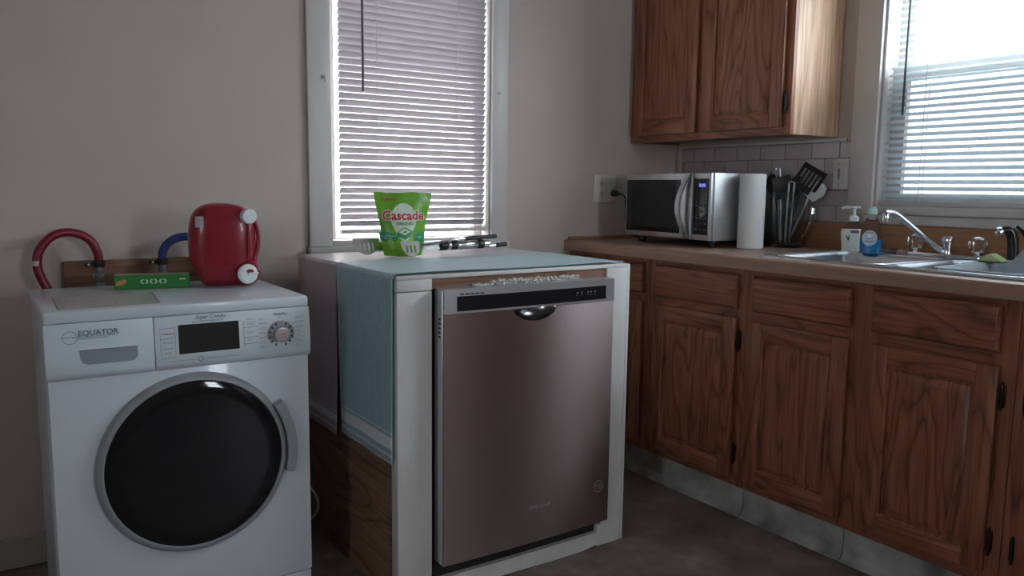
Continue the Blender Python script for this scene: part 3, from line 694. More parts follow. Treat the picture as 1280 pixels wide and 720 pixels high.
finish('handle', q.rings(rs), 'stainless_soft', dm)
cp = finish('control_panel', bx(2.249, X0-.0005, Y0+.001, 2.110, Z0+.002, Z1-.001, bev=.003), 'stainless_soft', mw)
finish('panel_glass', bx(2.2475, 2.2492, Y0+.010, 2.106, .966, 1.174, bev=.001), 'micro_glass', cp)
TX = Matrix(((0, 0, -1, 2.2471), (-1, 0, 0, 2.080), (0, 1, 0, 1.143), (0, 0, 0, 1)))
finish('clock_digits', MB().add_text('0:00', .018, TX, offset=.0003), 'clock', cp, recalc=False)
q = MB()
for i in range(5):
    for jj in range(3):
        y = 2.088-jj*.022; z = .985+i*.022; q.box(2.2470, 2.2474, y-.006, y+.006, z-.003, z+.003)
finish('button_marks', q, 'dim_print', cp, smooth=False)

# ---- glass jar with utensils
JX, JY = 2.592, 1.940
jr = thing('utensil_jar', 'tall clear glass pitcher full of kitchen utensils beside the paper towel', 'jar', (JX, JY, CT1+.0005))
zj = CT1+.0005
finish('glass', MB().lathe([(.050, 0), (.054, .003), (.056, .03), (.062, .12), (.067, .205), (.0675, .208), (.0655, .207), (.060, .12), (.053, .03), (.050, .012), (.01, .010)], (JX, JY, zj), n=36), 'jar_glass', jr)
finish('handle', MB().tube([(JX+.030, JY-.055, zj+.190), (JX+.034, JY-.085, zj+.180), (JX+.030, JY-.088, zj+.11), (JX+.024, JY-.060, zj+.05), (JX+.02, JY-.050, zj+.045)], .005, 8, 2), 'jar_glass', jr)
def stick(t, p0, p1, r, mat, nm='handle'): return finish(nm, MB().tube([p0, p1], r, 8), mat, t)
def orient(p, d, roll=0):
    d = Vector(d).normalized(); view = Vector((-p[0], -p[1], 0)).normalized(); x = (view.cross(d)).normalized(); n = x.cross(d).normalized()
    if roll: q = Matrix.Rotation(roll, 3, d); x = q @ x; n = q @ n
    return Matrix(((x.x, n.x, d.x, p[0]), (x.y, n.y, d.y, p[1]), (x.z, n.z, d.z, p[2]), (0, 0, 0, 1)))
# slotted black turner, leaning right
tn = thing('slotted_turner', 'black slotted turner leaning right out of the glass pitcher', 'turner', (JX+.01, JY-.02, zj+.015), 0, 'utensils in the glass pitcher')
a, b = Vector((JX-.005, JY+.01, zj+.02)), Vector((JX-.02, JY-.065, zj+.215)); stick(tn, a, b, .0045, 'black')
mm = orient(b-(b-a).normalized()*.0, (b-a)*.4+Vector((.0, -.065, .045)), 0)
blade = [(-.022, .0), (.022, .0), (.045, .03), (.045, .09), (.03, .105), (-.03, .105), (-.045, .09), (-.045, .03)]
q = MB()
# blade strips leave five slots open
q.box(-.046, -.036, -.001, .001, .020, .090).box(.036, .046, -.001, .001, .020, .090).box(-.046, .046, -.001, .001, .085, .105, bev=.0008, seg=1).box(-.030, .030, -.001, .001, -.002, .026, bev=.0008, seg=1)
for i in range(6): x = -.0385+i*.0154; q.box(x-.0042, x+.0042, -.001, .001, .02, .088)
q.map(lambda v: mm @ v); finish('blade', q, 'black', tn, smooth=False)
# white spatula behind it
ws = thing('spatula', 'pale grey rubber spatula tucked behind the black slotted turner', 'spatula', (JX+.02, JY-.03, zj+.015), 0, 'utensils in the glass pitcher')
a, b = Vector((JX+.025, JY+.01, zj+.02)), Vector((JX+.012, JY-.075, zj+.190)); stick(ws, a, b, .004, 'cap')
mm = orient(b, (b-a)*.3+Vector((0, -.075, .03)))
q = MB().prism([(-.024, 0), (.024, 0), (.032, .05), (.020, .078), (-.020, .078), (-.032, .05)], 1, -.002, .002, bev=.001); q.map(lambda v: mm @ v); finish('blade', q, 'cap', ws)
def spoon(nm, label, cat, a, b, mat, hr, hl, wide=.028, shape='spoon'):
    t = thing(nm, label, cat, a, 0, 'utensils in the glass pitcher'); stick(t, a, b, .0045, mat)
    mm = orient(b, b-Vector(a)); q = MB()
    if shape == 'spoon': q.sphere((0, 0, hl*.5), 1, wide, .010, hl*.55, 16, 10)
    else: q.box(-wide, wide, -.003, .003, 0, hl, bev=.0028)
    q.map(lambda v: mm @ v); finish('head', q, mat, t)
spoon('ladle', 'black serving spoon standing at the left of the glass pitcher', 'spoon', Vector((JX-.01, JY+.01, zj+.02)), Vector((JX-.025, JY+.045, zj+.20)), 'black', 0, .075, .030)
spoon('turner', 'solid black turner standing in the middle of the glass pitcher', 'turner', Vector((JX+.0, JY-.02, zj+.02)), Vector((JX-.03, JY+.0, zj+.185)), 'black', 0, .085, .036, 'flat')
spoon('serving_spoon', 'black spoon at the back of the glass pitcher', 'spoon', Vector((JX+.02, JY+.02, zj+.02)), Vector((JX+.02, JY-.01, zj+.20)), 'black', 0, .07, .028)
tg = thing('tongs', 'steel tongs rising above the black spoons in the glass pitcher', 'tongs', (JX-.02, JY+.02, zj+.015), 0, 'utensils in the glass pitcher')
for k, dy in enumerate((.0, -.018)):
    finish('arm', MB().tube([(JX-.03, JY+.01+dy*.3, zj+.02), (JX-.035, JY+.022+dy*.6, zj+.17), (JX-.03, JY+.045+dy, zj+.30)], .0032, 8), 'utensil', tg)
pk = thing('peeler', 'steel peeler standing upright at the right inside of the glass pitcher', 'peeler', (JX-.03, JY-.03, zj+.015), 0, 'utensils in the glass pitcher')
finish('frame', MB().tube([(JX-.035, JY-.018, zj+.02), (JX-.043, JY-.028, zj+.245)], .004, 8).tube([(JX-.030, JY-.032, zj+.02), (JX-.036, JY-.046, zj+.245)], .004, 8).tube([(JX-.043, JY-.028, zj+.245), (JX-.040, JY-.037, zj+.250), (JX-.036, JY-.046, zj+.245)], .004, 8), 'utensil', pk)
# lidded cylinder standing in for an unclear dark shape
cn = thing('cylinder', 'slim dark canister standing between the paper towel and the glass pitcher', 'cylinder', (2.670, 2.008, CT1+.0005))
finish('body', MB().lathe([(.024, 0), (.027, .003), (.027, .20), (.025, .205)], (2.670, 2.008, CT1+.0005), n=32), 'black', cn)
finish('lid', MB().lathe([(.027, .2055), (.027, .235), (.024, .245), (.010, .248), (.009, .262), (.003, .265)], (2.670, 2.008, CT1+.0005), n=32), 'black_gloss', cn)
X_ = None

# ---- outlets
o1 = thing('wall_outlet', 'double white outlet plate on the back wall left of the microwave', 'outlet', (2.283, YW-.001, 1.13))
finish('plate', bx(2.222, 2.345, YW-.007, YW-.0004, 1.072, 1.192, bev=.003), 'cupboard_white', o1)
for cx in (2.258, 2.309):
    for cz in (1.152, 1.112):
        f = finish('socket', MB().lathe([(.015, 0), (.015, .0015), (.014, .0022)], (cx, YW-.0068, cz), (0, -1, 0), n=20, sy=1.0), 'cupboard_white', o1)
        finish('socket_slots', MB().box(cx-.006, cx-.004, YW-.0095, YW-.0088, cz-.003, cz+.006).box(cx+.004, cx+.006, YW-.0095, YW-.0088, cz-.003, cz+.006), 'black', f, smooth=False)
pc = thing('power_cord', 'dark plug and cord running from the outlet down behind the microwave', 'cord', (2.318, YW-.02, 1.112))
finish('plug', MB().lathe([(.014, 0), (.015, .006), (.012, .022), (.006, .034)], (2.322, YW-.0102, 1.115), (.35, -1, -.1), n=16), 'black', pc)
finish('cable', MB().tube([(2.330, YW-.042, 1.112), (2.352, YW-.060, 1.105), (2.365, YW-.052, 1.06), (2.372, YW-.045, .98), (2.390, YW-.055, .934), (2.44, YW-.09, .926)], .0032, 8, 2), 'black', pc)
o2 = thing('light_switch', 'white switch plate on the tiles at the left edge of the sink window', 'switch', (XW-.010, 1.80, 1.198))
finish('plate', bx(XW-.0145, XW-.0092, 1.7705, 1.834, 1.141, 1.255, bev=.002), 'cupboard_white', o2)
finish('switch_toggle', MB().box(XW-.018, XW-.0147, 1.806, 1.812, 1.178, 1.218, bev=.001), 'plate_grey', o2)
finish('screws', MB().lathe([(.003, 0), (.003, .001)], (XW-.0146, 1.809, 1.235), (-1, 0, 0), n=10).lathe([(.003, 0), (.003, .001)], (XW-.0146, 1.809, 1.158), (-1, 0, 0), n=10), 'plate_grey', o2)
finish('second_rocker', bx(XW-.0165, XW-.0147, 1.780, 1.792, 1.165, 1.235, bev=.001), 'cupboard_white', o2)

# ================================================================== DISHWASHER IN ITS BOX
EY, EB, ET = 1.8413, 2.535, .903
en = thing('dishwasher_box', 'home-made white painted wooden box built around the dishwasher', 'wooden box', (1.293, 2.19, 0))
finish('left_post', bx(.893, .9955, EY, EY+.038, .001, .858, bev=.0015), 'painted', en)
finish('corner_block', bx(.893, .9955, EY, EY+.038, .8605, ET-.0125, bev=.0015), 'painted', en)
finish('right_post', bx(1.602, 1.684, EY, EY+.038, .001, ET-.0125, bev=.0015), 'painted', en)
finish('edge_board', bx(1.6855, 1.697, EY+.001, EB, .001, ET-.003, bev=.0015), 'painted', en)
finish('top_board', bx(.893, 1.684, EY, EB, ET-.012, ET-.001, bev=.0015), 'painted', en)
finish('side_board', bx(.8905, .902, EY+.0385, EB, .001, ET-.013), 'plywood', en, smooth=False)
finish('cross_batten', bx(.996, 1.6015, EY+.006, EY+.03, .862, ET-.0125, bev=.001), 'rawwood', en)
fr = MB(); random.seed(3)
pp = [(1.0+i*.6/20, .048+random.uniform(-.002, .002)) for i in range(21)]
fr.prism([(1.000, .006), (1.25, .004), (1.40, .001), (1.52, .001), (1.565, .006), (1.60, .012), (1.60, .050), (1.30, .049), (1.0, .052)], 1, EY-.004, EY+.014)
finish('bottom_board', fr, 'painted', en, smooth=False)
finish('foot_block', bx(1.585, 1.6015, EY-.003, EY+.018, .001, .072, bev=.004), 'painted', en)

dw = thing('dishwasher', 'stainless steel dishwasher with black control strip inside the white box', 'dishwasher', (1.30, 2.1, 0))
finish('tub', bx(1.006, 1.594, EY+.012, 2.45, .03, .859), 'black', dw, smooth=False)
DY = 1.800
DX0, DX1, DZ0, DZ1 = 1.009, 1.594, .104, .8655
def bow(x): return -.006*(1-((x-1.3015)/.2925)**2)
def doorplate(z0, z1, yoff=0, x0=DX0, x1=DX1, nx=28, nz=10, back=EY+.006):
    mb = MB(); g = []
    for i in range(nx+1):
        x = x0+(x1-x0)*i/nx; g.append([mb.bm.verts.new((x, DY+yoff+bow(x), z0+(z1-z0)*k/nz)) for k in range(nz+1)])
    for i in range(nx):
        for k in range(nz): mb.bm.faces.new((g[i][k], g[i+1][k], g[i+1][k+1], g[i][k+1]))
    h = [[mb.bm.verts.new((x, back, z)) for z in (z0, z1)] for x in (x0, x1)]
    mb.bm.faces.new([g[0][k] for k in range(nz+1)] + [h[0][1], h[0][0]]); mb.bm.faces.new([g[nx][k] for k in range(nz+1)][::-1] + [h[1][0], h[1][1]])
    mb.bm.faces.new([g[i][0] for i in range(nx+1)][::-1] + [h[0][0], h[1][0]]); mb.bm.faces.new([g[i][nz] for i in range(nx+1)] + [h[1][1], h[0][1]])
    mb.bm.faces.new((h[0][0], h[0][1], h[1][1], h[1][0])); return mb
ddr = finish('door', doorplate(DZ0, .7985), 'stainless', dw)
# grip pocket: cut with a scaled ball, then keep the evaluated mesh
cut = finish('cut', MB().sphere((1.300, DY-.012, .800), 1, .075, .030, .040, 32, 20), 'black', None)
md = ddr.modifiers.new('b', 'BOOLEAN'); md.object = cut; md.operation = 'DIFFERENCE'; md.solver = 'EXACT'
bpy.context.view_layer.update()
me = bpy.data.meshes.new_from_object(ddr.evaluated_get(bpy.context.evaluated_depsgraph_get()))
ddr.modifiers.clear(); ddr.data = me; me.materials.clear(); me.materials.append(M['stainless']); me.set_sharp_from_angle(angle=math.radians(20)); bpy.data.objects.remove(cut)
q = MB().sphere((1.300, DY-.012, .800), 1, .0745, .0297, .0397, 32, 20)
bmesh.ops.delete(q.bm, geom=[v for v in q.bm.verts if v.co.z > .7995 or v.co.y < DY-.0075], context='VERTS')
finish('grip_pocket', q, 'dark_chrome', ddr)
finish('door_edge', bx(DX0-.0045, DX0-.0002, DY+.004, EY+.004, .108, .862, bev=.001), 'silver', dw)
fs = finish('control_fascia', doorplate(.7995, DZ1, -.002, nz=2), 'silver', dw)
def bowpanel(x0, x1, z0, z1, off, n=24):
    mb = MB(); g = []
    for i in range(n+1):
        x = x0+(x1-x0)*i/n; y = DY-.002+bow(x)-off; g.append([mb.bm.verts.new((x, y, z0)), mb.bm.verts.new((x, y, z1)), mb.bm.verts.new((x, y+off, z1)), mb.bm.verts.new((x, y+off, z0))])
    for a, b in zip(g, g[1:]):
        for k in range(4): mb.bm.faces.new((a[k], b[k], b[(k+1) % 4], a[(k+1) % 4]))
    mb.bm.faces.new(g[0]); mb.bm.faces.new(g[-1]); return mb
finish('control_strip', bowpanel(1.046, 1.560, .8055, .8455, .0008), 'black_gloss', fs)
q = MB()
for x in (1.445, 1.462, 1.485, 1.497, 1.512): q.box(x, x+.006, DY-.0035+bow(x)-.0006, DY-.0035+bow(x), .829, .832).box(x, x+.004, DY-.0035+bow(x)-.0006, DY-.0035+bow(x), .822, .824)
finish('indicator_marks', q, 'plate_grey', fs, smooth=False)
q = MB()
for i in range(5): x = 1.055+i*.0155; q.box(x, x+.011, DY-.003+bow(x), DY-.0022+bow(x), .849, .8525)
finish('vent_slots', q, 'black', fs, smooth=False)
q = MB()
for i in range(5): q.box(DX0-.0052, DX0-.0044, DY+.010, DY+.022, .735+i*.012, .741+i*.012)
finish('side_vents', q, 'black', dw, smooth=False)
TD = Matrix(((1, 0, 0, 1.285), (0, 0, -1, DY-.0068), (0, 1, 0, .205), (0, 0, 0, 1)))
finish('lettering', MB().add_text('Whirlpool', .018, TD @ Matrix.Translation((0, 0, .0)), shear=.4).map(lambda v: Vector((v.x, DY+bow(v.x)-.0006, v.z))), 'silver', ddr, recalc=False)
q = MB(); rr_ = []
q.lathe([(.0185, 0), (.0185, .0004), (.0165, .0004), (.0165, 0)], (1.551, DY+bow(1.551)-.0004, .222), (0, -1, 0), n=28, cap=False)
for k in (-.006, 0, .006): q.box(1.539, 1.563, DY+bow(1.551)-.0012, DY+bow(1.551)-.0008, .221+k, .2222+k)
finish('round_emblem', q, 'silver', ddr, smooth=False)
# fluff of insulation over the door
random.seed(11); q = MB()
for i in range(520):
    x = 1.12+random.random()**.9*.36; y = EY-.020+random.random()*.022; z = .866+random.random()*.012*(1 if x > 1.17 else .4)
    q.sphere((x, y, z-.001), .0016+random.random()*.003, 1+random.random(), 1, .6+random.random()*.6, 5, 4)
finish('insulation', q, 'fluff', dw, kind='stuff')

# ---- two table runners over the box
def runner(label, y0, y1, xend, zhem, mat, seed, lift, gapshift):
    prof = []                        # (x, z) going from the hem up the side, round the corner and over the top
    n1, n2 = 34, 40; xs = .8845; zt_ = ET+.001
    for i in range(n1): prof.append((xs, zhem+(zt_-.012-zhem)*i/(n1-1)))
    for i in range(1, 6): t = PI/2*i/6; prof.append((xs+.010*(1-math.cos(t)), zt_-.012+.012*math.sin(t)))
    for i in range(n2): prof.append((xs+.012+(xend-xs-.012)*i/(n2-1), zt_))
    ny = 26; mb = MB(); g = []
    for i, (x, z) in enumerate(prof):
        row = []; hang = max(0, (ET-z)/(ET-zhem)) if x < .886 else 0
        for k in range(ny+1):
            v = k/ny; y = y0+(y1-y0)*v
            e = (v-.5)*2
            y += -gapshift*hang*(1-v) if gapshift < 0 else -gapshift*hang*v
            nz = noise.noise(Vector((x*4+seed, y*9, z*3+seed)))
            if hang > 0: row.append((x-.002-.006*hang*(nz+.6)-.002, y, z))
            else: row.append((x, y, z+lift+.0010*(1+nz)+(.0025*max(0, abs(e)-.8)*5*(.5+.5*math.sin(x*11+seed)))))
        g.append([mb.bm.verts.new(p) for p in row])
    for a, b in zip(g, g[1:]):
        for k in range(ny): mb.bm.faces.new((a[k], a[k+1], b[k+1], b[k]))
    o = finish('table_runner', mb, mat, None); s = o.modifiers.new('Solidify', 'SOLIDIFY'); s.thickness = .0016; s.offset = 0
    return tag(o, label, 'cloth', 'table runners over the dishwasher box')
runner('teal table runner with white hem stripes over the front of the dishwasher box', EY+.002, 2.216, 1.668, .405, 'teal', 3, .0022, .030)
runner('mauve table runner over the rear of the dishwasher box by the window', 2.2195, EB+.005, 1.675, .385, 'mauve', 9, -.0002, 0)
XS = ET+.0055

# ---- green detergent pouch
def pouch():
    W0, W1, H = .061, .093, .203
    cx, cy, z0 = 1.146, 2.315, XS
    t = thing('detergent_pouch', 'bright green stand-up detergent pouch with red lettering on the dishwasher box', 'pouch', (cx, cy, z0), math.radians(-14))
    def hw(v): return W0+(W1-W0)*v**1.15 + .002*math.sin(v*9)
    def dep(u, v): return max(.0008, .030*(1-v)**.9*(1-abs(u)**2.5)*(.35+.65*min(1, v*6+.4)) + .0007)
    def fr_(x, z): v = min(1, max(0, z/H)); u = max(-1, min(1, x/hw(v))); return -dep(u, v)-.0009*(1+noise.noise(Vector((x*30, z*22, 1))))
    nu, nv = 22, 26; mb = MB(); F = []; Bk = []
    for k in range(nv+1):
        v = k/nv; F.append([]); Bk.append([])
        for i in range(nu+1):
            u = -1+2*i/nu; x = u*hw(v); z = v*H + (.003*u*u if v < .1 else 0)
            F[-1].append(mb.bm.verts.new((x, fr_(x, z), z+(.002*math.sin(u*5) if k == nv else 0)))); Bk[-1].append(mb.bm.verts.new((x, -fr_(x, z), z)))
    for G in (F, Bk):
        for a, b in zip(G, G[1:]):
            for i in range(nu): mb.bm.faces.new((a[i], a[i+1], b[i+1], b[i]))
    for i in range(nu): mb.bm.faces.new((F[0][i], Bk[0][i], Bk[0][i+1], F[0][i+1])); mb.bm.faces.new((F[-1][i], F[-1][i+1], Bk[-1][i+1], Bk[-1][i]))
    for k in range(nv): mb.bm.faces.new((F[k][0], F[k+1][0], Bk[k+1][0], Bk[k][0])); mb.bm.faces.new((F[k][-1], Bk[k][-1], Bk[k+1][-1], F[k+1][-1]))
    finish('bag', mb, 'pouch', t, world=False)
    def onto(off): return lambda p: Vector((p.x, fr_(p.x, p.z)-off, p.z))
    def txt(s, size, x, z, mat, off, sub=None, **kw):
        m = Matrix(((1, 0, 0, x), (0, 0, -1, 0), (0, 1, 0, z), (0, 0, 0, 1)))
        q = MB().add_text(s, size, m, align='CENTER', **kw)
        bmesh.ops.subdivide_edges(q.bm, edges=[e for e in q.bm.edges if e.calc_length() > .006], cuts=2)
        finish('lettering', q.map(onto(off)), mat, t, world=False, recalc=False)
    def patch(pts, mat, off, nm, n=10):
        # fan grid from the centroid so the print hugs the bag
        c = Vector((sum(p[0] for p in pts)/len(pts), sum(p[1] for p in pts)/len(pts))); q = MB(); R_ = []
        for k in range(1, n+1): R_.append([q.bm.verts.new((c.x+(p[0]-c.x)*k/n, 0, c.y+(p[1]-c.y)*k/n)) for p in pts])
        ce = q.bm.verts.new((c.x, 0, c.y)); m = len(pts)
        for i in range(m):
            q.bm.faces.new((ce, R_[0][i], R_[0][(i+1) % m]))
            for k in range(n-1): q.bm.faces.new((R_[k][i], R_[k+1][i], R_[k+1][(i+1) % m], R_[k][(i+1) % m]))
        finish(nm, q.map(onto(off)), mat, t, world=False, recalc=False)
    tear = [(.042*math.sin(a)*(1 if math.cos(a) > -.1 else max(.15, 1-.62*(-math.cos(a)-.1)/.9*(1.15-abs(math.sin(a))*.3))), .118+(.052 if math.cos(a) > 0 else .075)*math.cos(a)*(1 if math.cos(a) > 0 else (1.0))) for a in [2*PI*i/28 for i in range(28)]]
    patch(tear, 'pouch_shell', .0006, 'shell_print')
    patch([(-.079, .078), (-.073, .052), (-.062, .048), (-.028, .050), (-.020, .060), (-.026, .070), (-.045, .078)], 'pouch_band', .0007, 'ribbon_print')
    patch([(.068, .078), (.065, .050), (.048, .044), (.034, .054), (.034, .068), (.046, .078)], 'pouch_band', .0007, 'ribbon_print')
    patch([(-.022, .078), (.002, .094), (.026, .082), (.026, .070), (.004, .054), (-.022, .066)], 'pouch_band', .0010, 'pod_print')
    patch([(-.018, .078), (.002, .090), (.021, .080), (.002, .068)], 'pouch_shell', .0013, 'pod_print')
    patch([(-.004, .078), (.004, .083), (.010, .079), (.002, .075)], 'pouch', .0016, 'pod_print')
    txt('Cascade', .040, -.001, .118, 'white_print', .0014, offset=.0034); txt('Cascade', .040, -.001, .118, 'pouch_red', .0022, offset=.0010)
    txt('ORIGINAL', .0125, .004, .101, 'pouch_dark', .0014, offset=.0003)
    txt('#1 BRAND', .0105, -.048, .178, 'pouch_red', .0012, offset=.0003); txt('23', .014, .064, .176, 'pale_print', .0012)
    txt('FIGHTS TOUGH', .0065, -.048, .064, 'pale_print', .0014); txt('GREASE', .0065, -.052, .056, 'pale_print', .0014); txt('FRESH', .0065, .052, .060, 'pale_print', .0014)
pouch()

# ---- steel utensils lying on edge behind and in front of the pouch
def slotted(t, cx, cy, cz, wx, wz, slots, sw, lean, mat='utensil'):
    """half-moon blade with upright slots, made of strips"""
    q = MB(); n = slots; ts = .0009
    def out(x): s = max(0, 1-(x/wx)**2); return -wz*(s**.5)*.95
    xs = [-wx+2*wx*i/24 for i in range(25)]
    sl = [(-sw*(n-1)/2+i*sw, sw*.26) for i in range(n)]
    for a, b in zip(xs, xs[1:]):
        m = (a+b)/2; inside = any(abs(m-s) < h for s, h in sl)
        za, zb_ = out(a)+wz*.5, out(b)+wz*.5; top = wz*.5
        if inside: segs = [((za, zb_), (min(-wz*.22, top), min(-wz*.22, top)))] if min(za, zb_) < -wz*.22 else []; segs += [((wz*.25, wz*.25), (top, top))]
        else: segs = [((za, zb_), (top, top))]
        for (l0, l1), (h0, h1) in segs:
            vs = [Vector((a, -ts, l0)), Vector((b, -ts, l1)), Vector((b, -ts, h1)), Vector((a, -ts, h0))]
            if abs(l0-h0)+abs(l1-h1) < 1e-5: continue
            A = [q.bm.verts.new(v) for v in vs]; B = [q.bm.verts.new(v+Vector((0, 2*ts, 0))) for v in vs]
            q.bm.faces.new(A); q.bm.faces.new(B[::-1])
            for i in range(4): q.bm.faces.new((A[i], B[i], B[(i+1) % 4], A[(i+1) % 4]))
    bmesh.ops.remove_doubles(q.bm, verts=q.bm.verts, dist=1e-5)
    rm = Matrix.Translation((cx, cy, cz)) @ Matrix.Rotation(lean, 4, 'X')
    q.map(lambda v: rm @ v); return finish('blade', q, mat, t, smooth=False)
ta = thing('slotted_spatula', 'large slotted steel spatula lying on edge behind the green pouch', 'spatula', (1.25, 2.40, XS), 0, 'steel utensils on the dishwasher box')
slotted(ta, 1.046, 2.372, XS+.0285, .046, .056, 4, .014, math.radians(-14))
finish('shank', bx(1.085, 1.325, 2.379, 2.382, XS+.012, XS+.042, bev=.001), 'utensil', ta)
for x0_, x1_, r_, m_ in ((1.318, 1.350, .0165, 'black'), (1.350, 1.366, .015, 'utensil'), (1.366, 1.390, .016, 'black'), (1.390, 1.480, .0145, 'utensil'), (1.480, 1.502, .0165, 'black')):
    finish('grip', MB().lathe([(r_*.85, 0), (r_, .003), (r_, x1_-x0_-.003), (r_*.85, x1_-x0_)], (x0_, 2.386+(x0_-1.3)*.08, XS+.0235), (1, .08, 0), n=20, sx=1), m_, ta)
finish('end_cap', MB().lathe([(.014, 0), (.014, .022), (.010, .026)], (1.503, 2.402, XS+.0235), (1, .08, 0), n=20), 'utensil', ta)
tb_ = thing('slotted_spatula', 'small slotted steel spatula leaning against the foot of the green pouch', 'spatula', (1.20, 2.26, XS), 0, 'steel utensils on the dishwasher box')
slotted(tb_, 1.136, 2.238, XS+.027, .034, .052, 3, .0145, math.radians(-20))
finish('handle', MB().tube([(1.160, 2.245, XS+.040), (1.215, 2.275, XS+.036), (1.30, 2.335, XS+.042), (1.40, 2.362, XS+.0475), (1.53, 2.385, XS+.050)], .0042, 8, 1), 'utensil', tb_)
finish('grip', MB().tube([(1.405, 2.363, XS+.0475), (1.47, 2.376, XS+.049), (1.55, 2.39, XS+.0505)], .0072, 10, 1), 'black', tb_)
tc_ = thing('steel_fork', 'steel serving fork with black loop end beyond the striped grip', 'fork', (1.60, 2.45, XS), 0, 'steel utensils on the dishwasher box')
finish('shaft', MB().tube([(1.42, 2.440, XS+.006), (1.54, 2.448, XS+.009), (1.60, 2.452, XS+.014)], .004, 8), 'utensil', tc_)
finish('loop_end', MB().tube([(1.592, 2.451, XS+.013), (1.638, 2.455, XS+.016)], .0080, 10), 'black', tc_)
finish('tine', MB().tube([(1.42, 2.440, XS+.006), (1.36, 2.434, XS+.004)], .0022, 6), 'utensil', tc_)

# ================================================================== WASHING MACHINE
WX0, WX1, WY0, WY1, WZ = .1168, .7168, 2.004, 2.472, .8447
wm = thing('washing_machine', 'white front-loading washer dryer with a big dark round door', 'washing machine', ((WX0+WX1)/2, (WY0+WY1)/2, 0))
finish('cabinet', bx(WX0+.003, WX1-.003, WY0+.012, WY1, .03, WZ-.03, bev=.006), 'white_app', wm)
finish('front_panel', MB().box(WX0+.002, WX1-.002, WY0+.002, WY0+.0115, .096, .70, bev=.003), 'white_app', wm)
finish('kick_panel', bx(WX0+.004, WX1-.004, WY0+.004, WY0+.0115, .035, .0925, bev=.002), 'white_app', wm)
finish('side_ridge', MB().box(WX0+.001, WX0+.0035, WY0+.03, WY0+.036, .05, .80).box(WX0+.001, WX0+.0035, WY0+.055, WY0+.061, .05, .80), 'white_app2', wm, smooth=False)
finish('lid', bx(WX0, WX1, WY0, WY1+.002, WZ-.0265, WZ, bev=.004, seg=3), 'white_app', wm)
for fx in (WX0+.05, WX1-.05):
    for fy in (WY0+.05, WY1-.05): finish('foot', MB().lathe([(.022, 0), (.022, .012), (.012, .014), (.012, .034)], (fx, fy, .001), n=16), 'black', wm)
prof = [(WY0-.001, .8175), (WY0-.004, .800), (WY0-.009, .740), (WY0-.010, .705), (WY0-.006, .694), (WY0+.003, .688), (WY0+.011, .688), (WY0+.011, .8175)]
finish('detergent_drawer', MB().prism(prof, 0, WX0-.001, .3395, bev=.0015), 'white_app2', wm)
cf = finish('control_fascia', MB().prism(prof, 0, .3415, WX1+.001, bev=.0015), 'white_app2', wm)
def fy_(z):
    for (a, za), (b, zb_) in zip(prof, prof[1:5]):
        if zb_ <= z <= za: return a+(b-a)*(za-z)/(za-zb_)
    return WY0-.004
def flat(x, z, off=.0005): return Vector((x, fy_(z)-off, z))
def poly_on(pts, off=.0005):
    q = MB(); q.bm.faces.new([q.bm.verts.new(flat(x, z, off)) for x, z in pts]); return q
def grid_on(x0, x1, z0, z1, off=.0007):
    q = MB(); zs = sorted({z0, z1, *[z for _, z in prof if z0 < z < z1]}); rows = [[q.bm.verts.new(flat(x, z, off)) for x in (x0, x1)] for z in zs]
    for a, b in zip(rows, rows[1:]): q.bm.faces.new((a[0], a[1], b[1], b[0]))
    return q
def txt_on(q, s, size, x, z, off=.0007, **kw):
    m = Matrix(((1, 0, 0, x), (0, 0, -1, 0), (0, 1, 0, z), (0, 0, 0, 1))); b = MB().add_text(s, size, m, **kw); b.map(lambda v: flat(v.x, v.z, off))
    me = bpy.data.meshes.new('t'); b.bm.to_mesh(me); b.bm.free(); q.bm.from_mesh(me); bpy.data.meshes.remove(me); return q
def line_on(q, x0, z0, x1, z1, w=.0008, off=.0007):
    d = Vector((x1-x0, z1-z0)).normalized(); n = Vector((-d.y, d.x))*w/2
    q.bm.faces.new([q.bm.verts.new(flat(a, b, off)) for a, b in ((x0-n.x, z0-n.y), (x1-n.x, z1-n.y), (x1+n.x, z1+n.y), (x0+n.x, z0+n.y))]); return q
dd = wm.children[0]
dd = [c for c in wm.children if c.name.startswith('detergent_drawer')][0]
finish('drawer_grip', poly_on([(.183, .7565), (.3035, .7565), (.3035, .733), (.297, .7245), (.290, .7225), (.200, .7225), (.190, .727), (.185, .737)], .0006), 'recess_grey', dd, recalc=False)
finish('grip_lip', MB().box(.183, .3035, fy_(.757)-.004, fy_(.757), .7565, .7585, bev=.0008, seg=1), 'white_app2', dd)
q = MB(); txt_on(q, 'EQUATOR', .0175, .1825, .7885, offset=.00035); txt_on(q, 'ADVANCED APPLIANCES', .0053, .1835, .7808); line_on(q, .182, .7865, .262, .7865)
for i in range(28):
    a, b = 2*PI*i/28, 2*PI*(i+1)/28; line_on(q, .1665+.0145*math.cos(a), .786+.0145*math.sin(a), .1665+.0145*math.cos(b), .786+.0145*math.sin(b), .0011)
line_on(q, .148, .7865, .182, .7865, .0011)
finish('lettering', q, 'print', dd, recalc=False)
finish('display_window', grid_on(.394, .536, .7255, .7955), 'display', cf, recalc=False)
q = MB(); txt_on(q, 'Super Combo', .0125, .4335, .8068, shear=.45, offset=.0002); txt_on(q, 'ALL-IN-ONE WASHER+DRYER', .0055, .4265, .7990, offset=.0001)
txt_on(q, 'Wash/Dry', .0085, .6225, .8010, offset=.0002, shear=.2); txt_on(q, 'OFF', .005, .635, .7935)
for (xa, xb, zs) in ((.5480, .5800, (.7965, .787, .773, .7595, .746, .733)), (.5845, .6010, (.7935, .7835, .771, .759, .747, .7355, .7235))):
    pass
for i, (z, w) in enumerate(((.7950, 'HEAVY'), (.7820, 'NORMAL'), (.7620, 'QUICK'), (.7430, 'SPIN'))): txt_on(q, w, .0052, .5555, z)
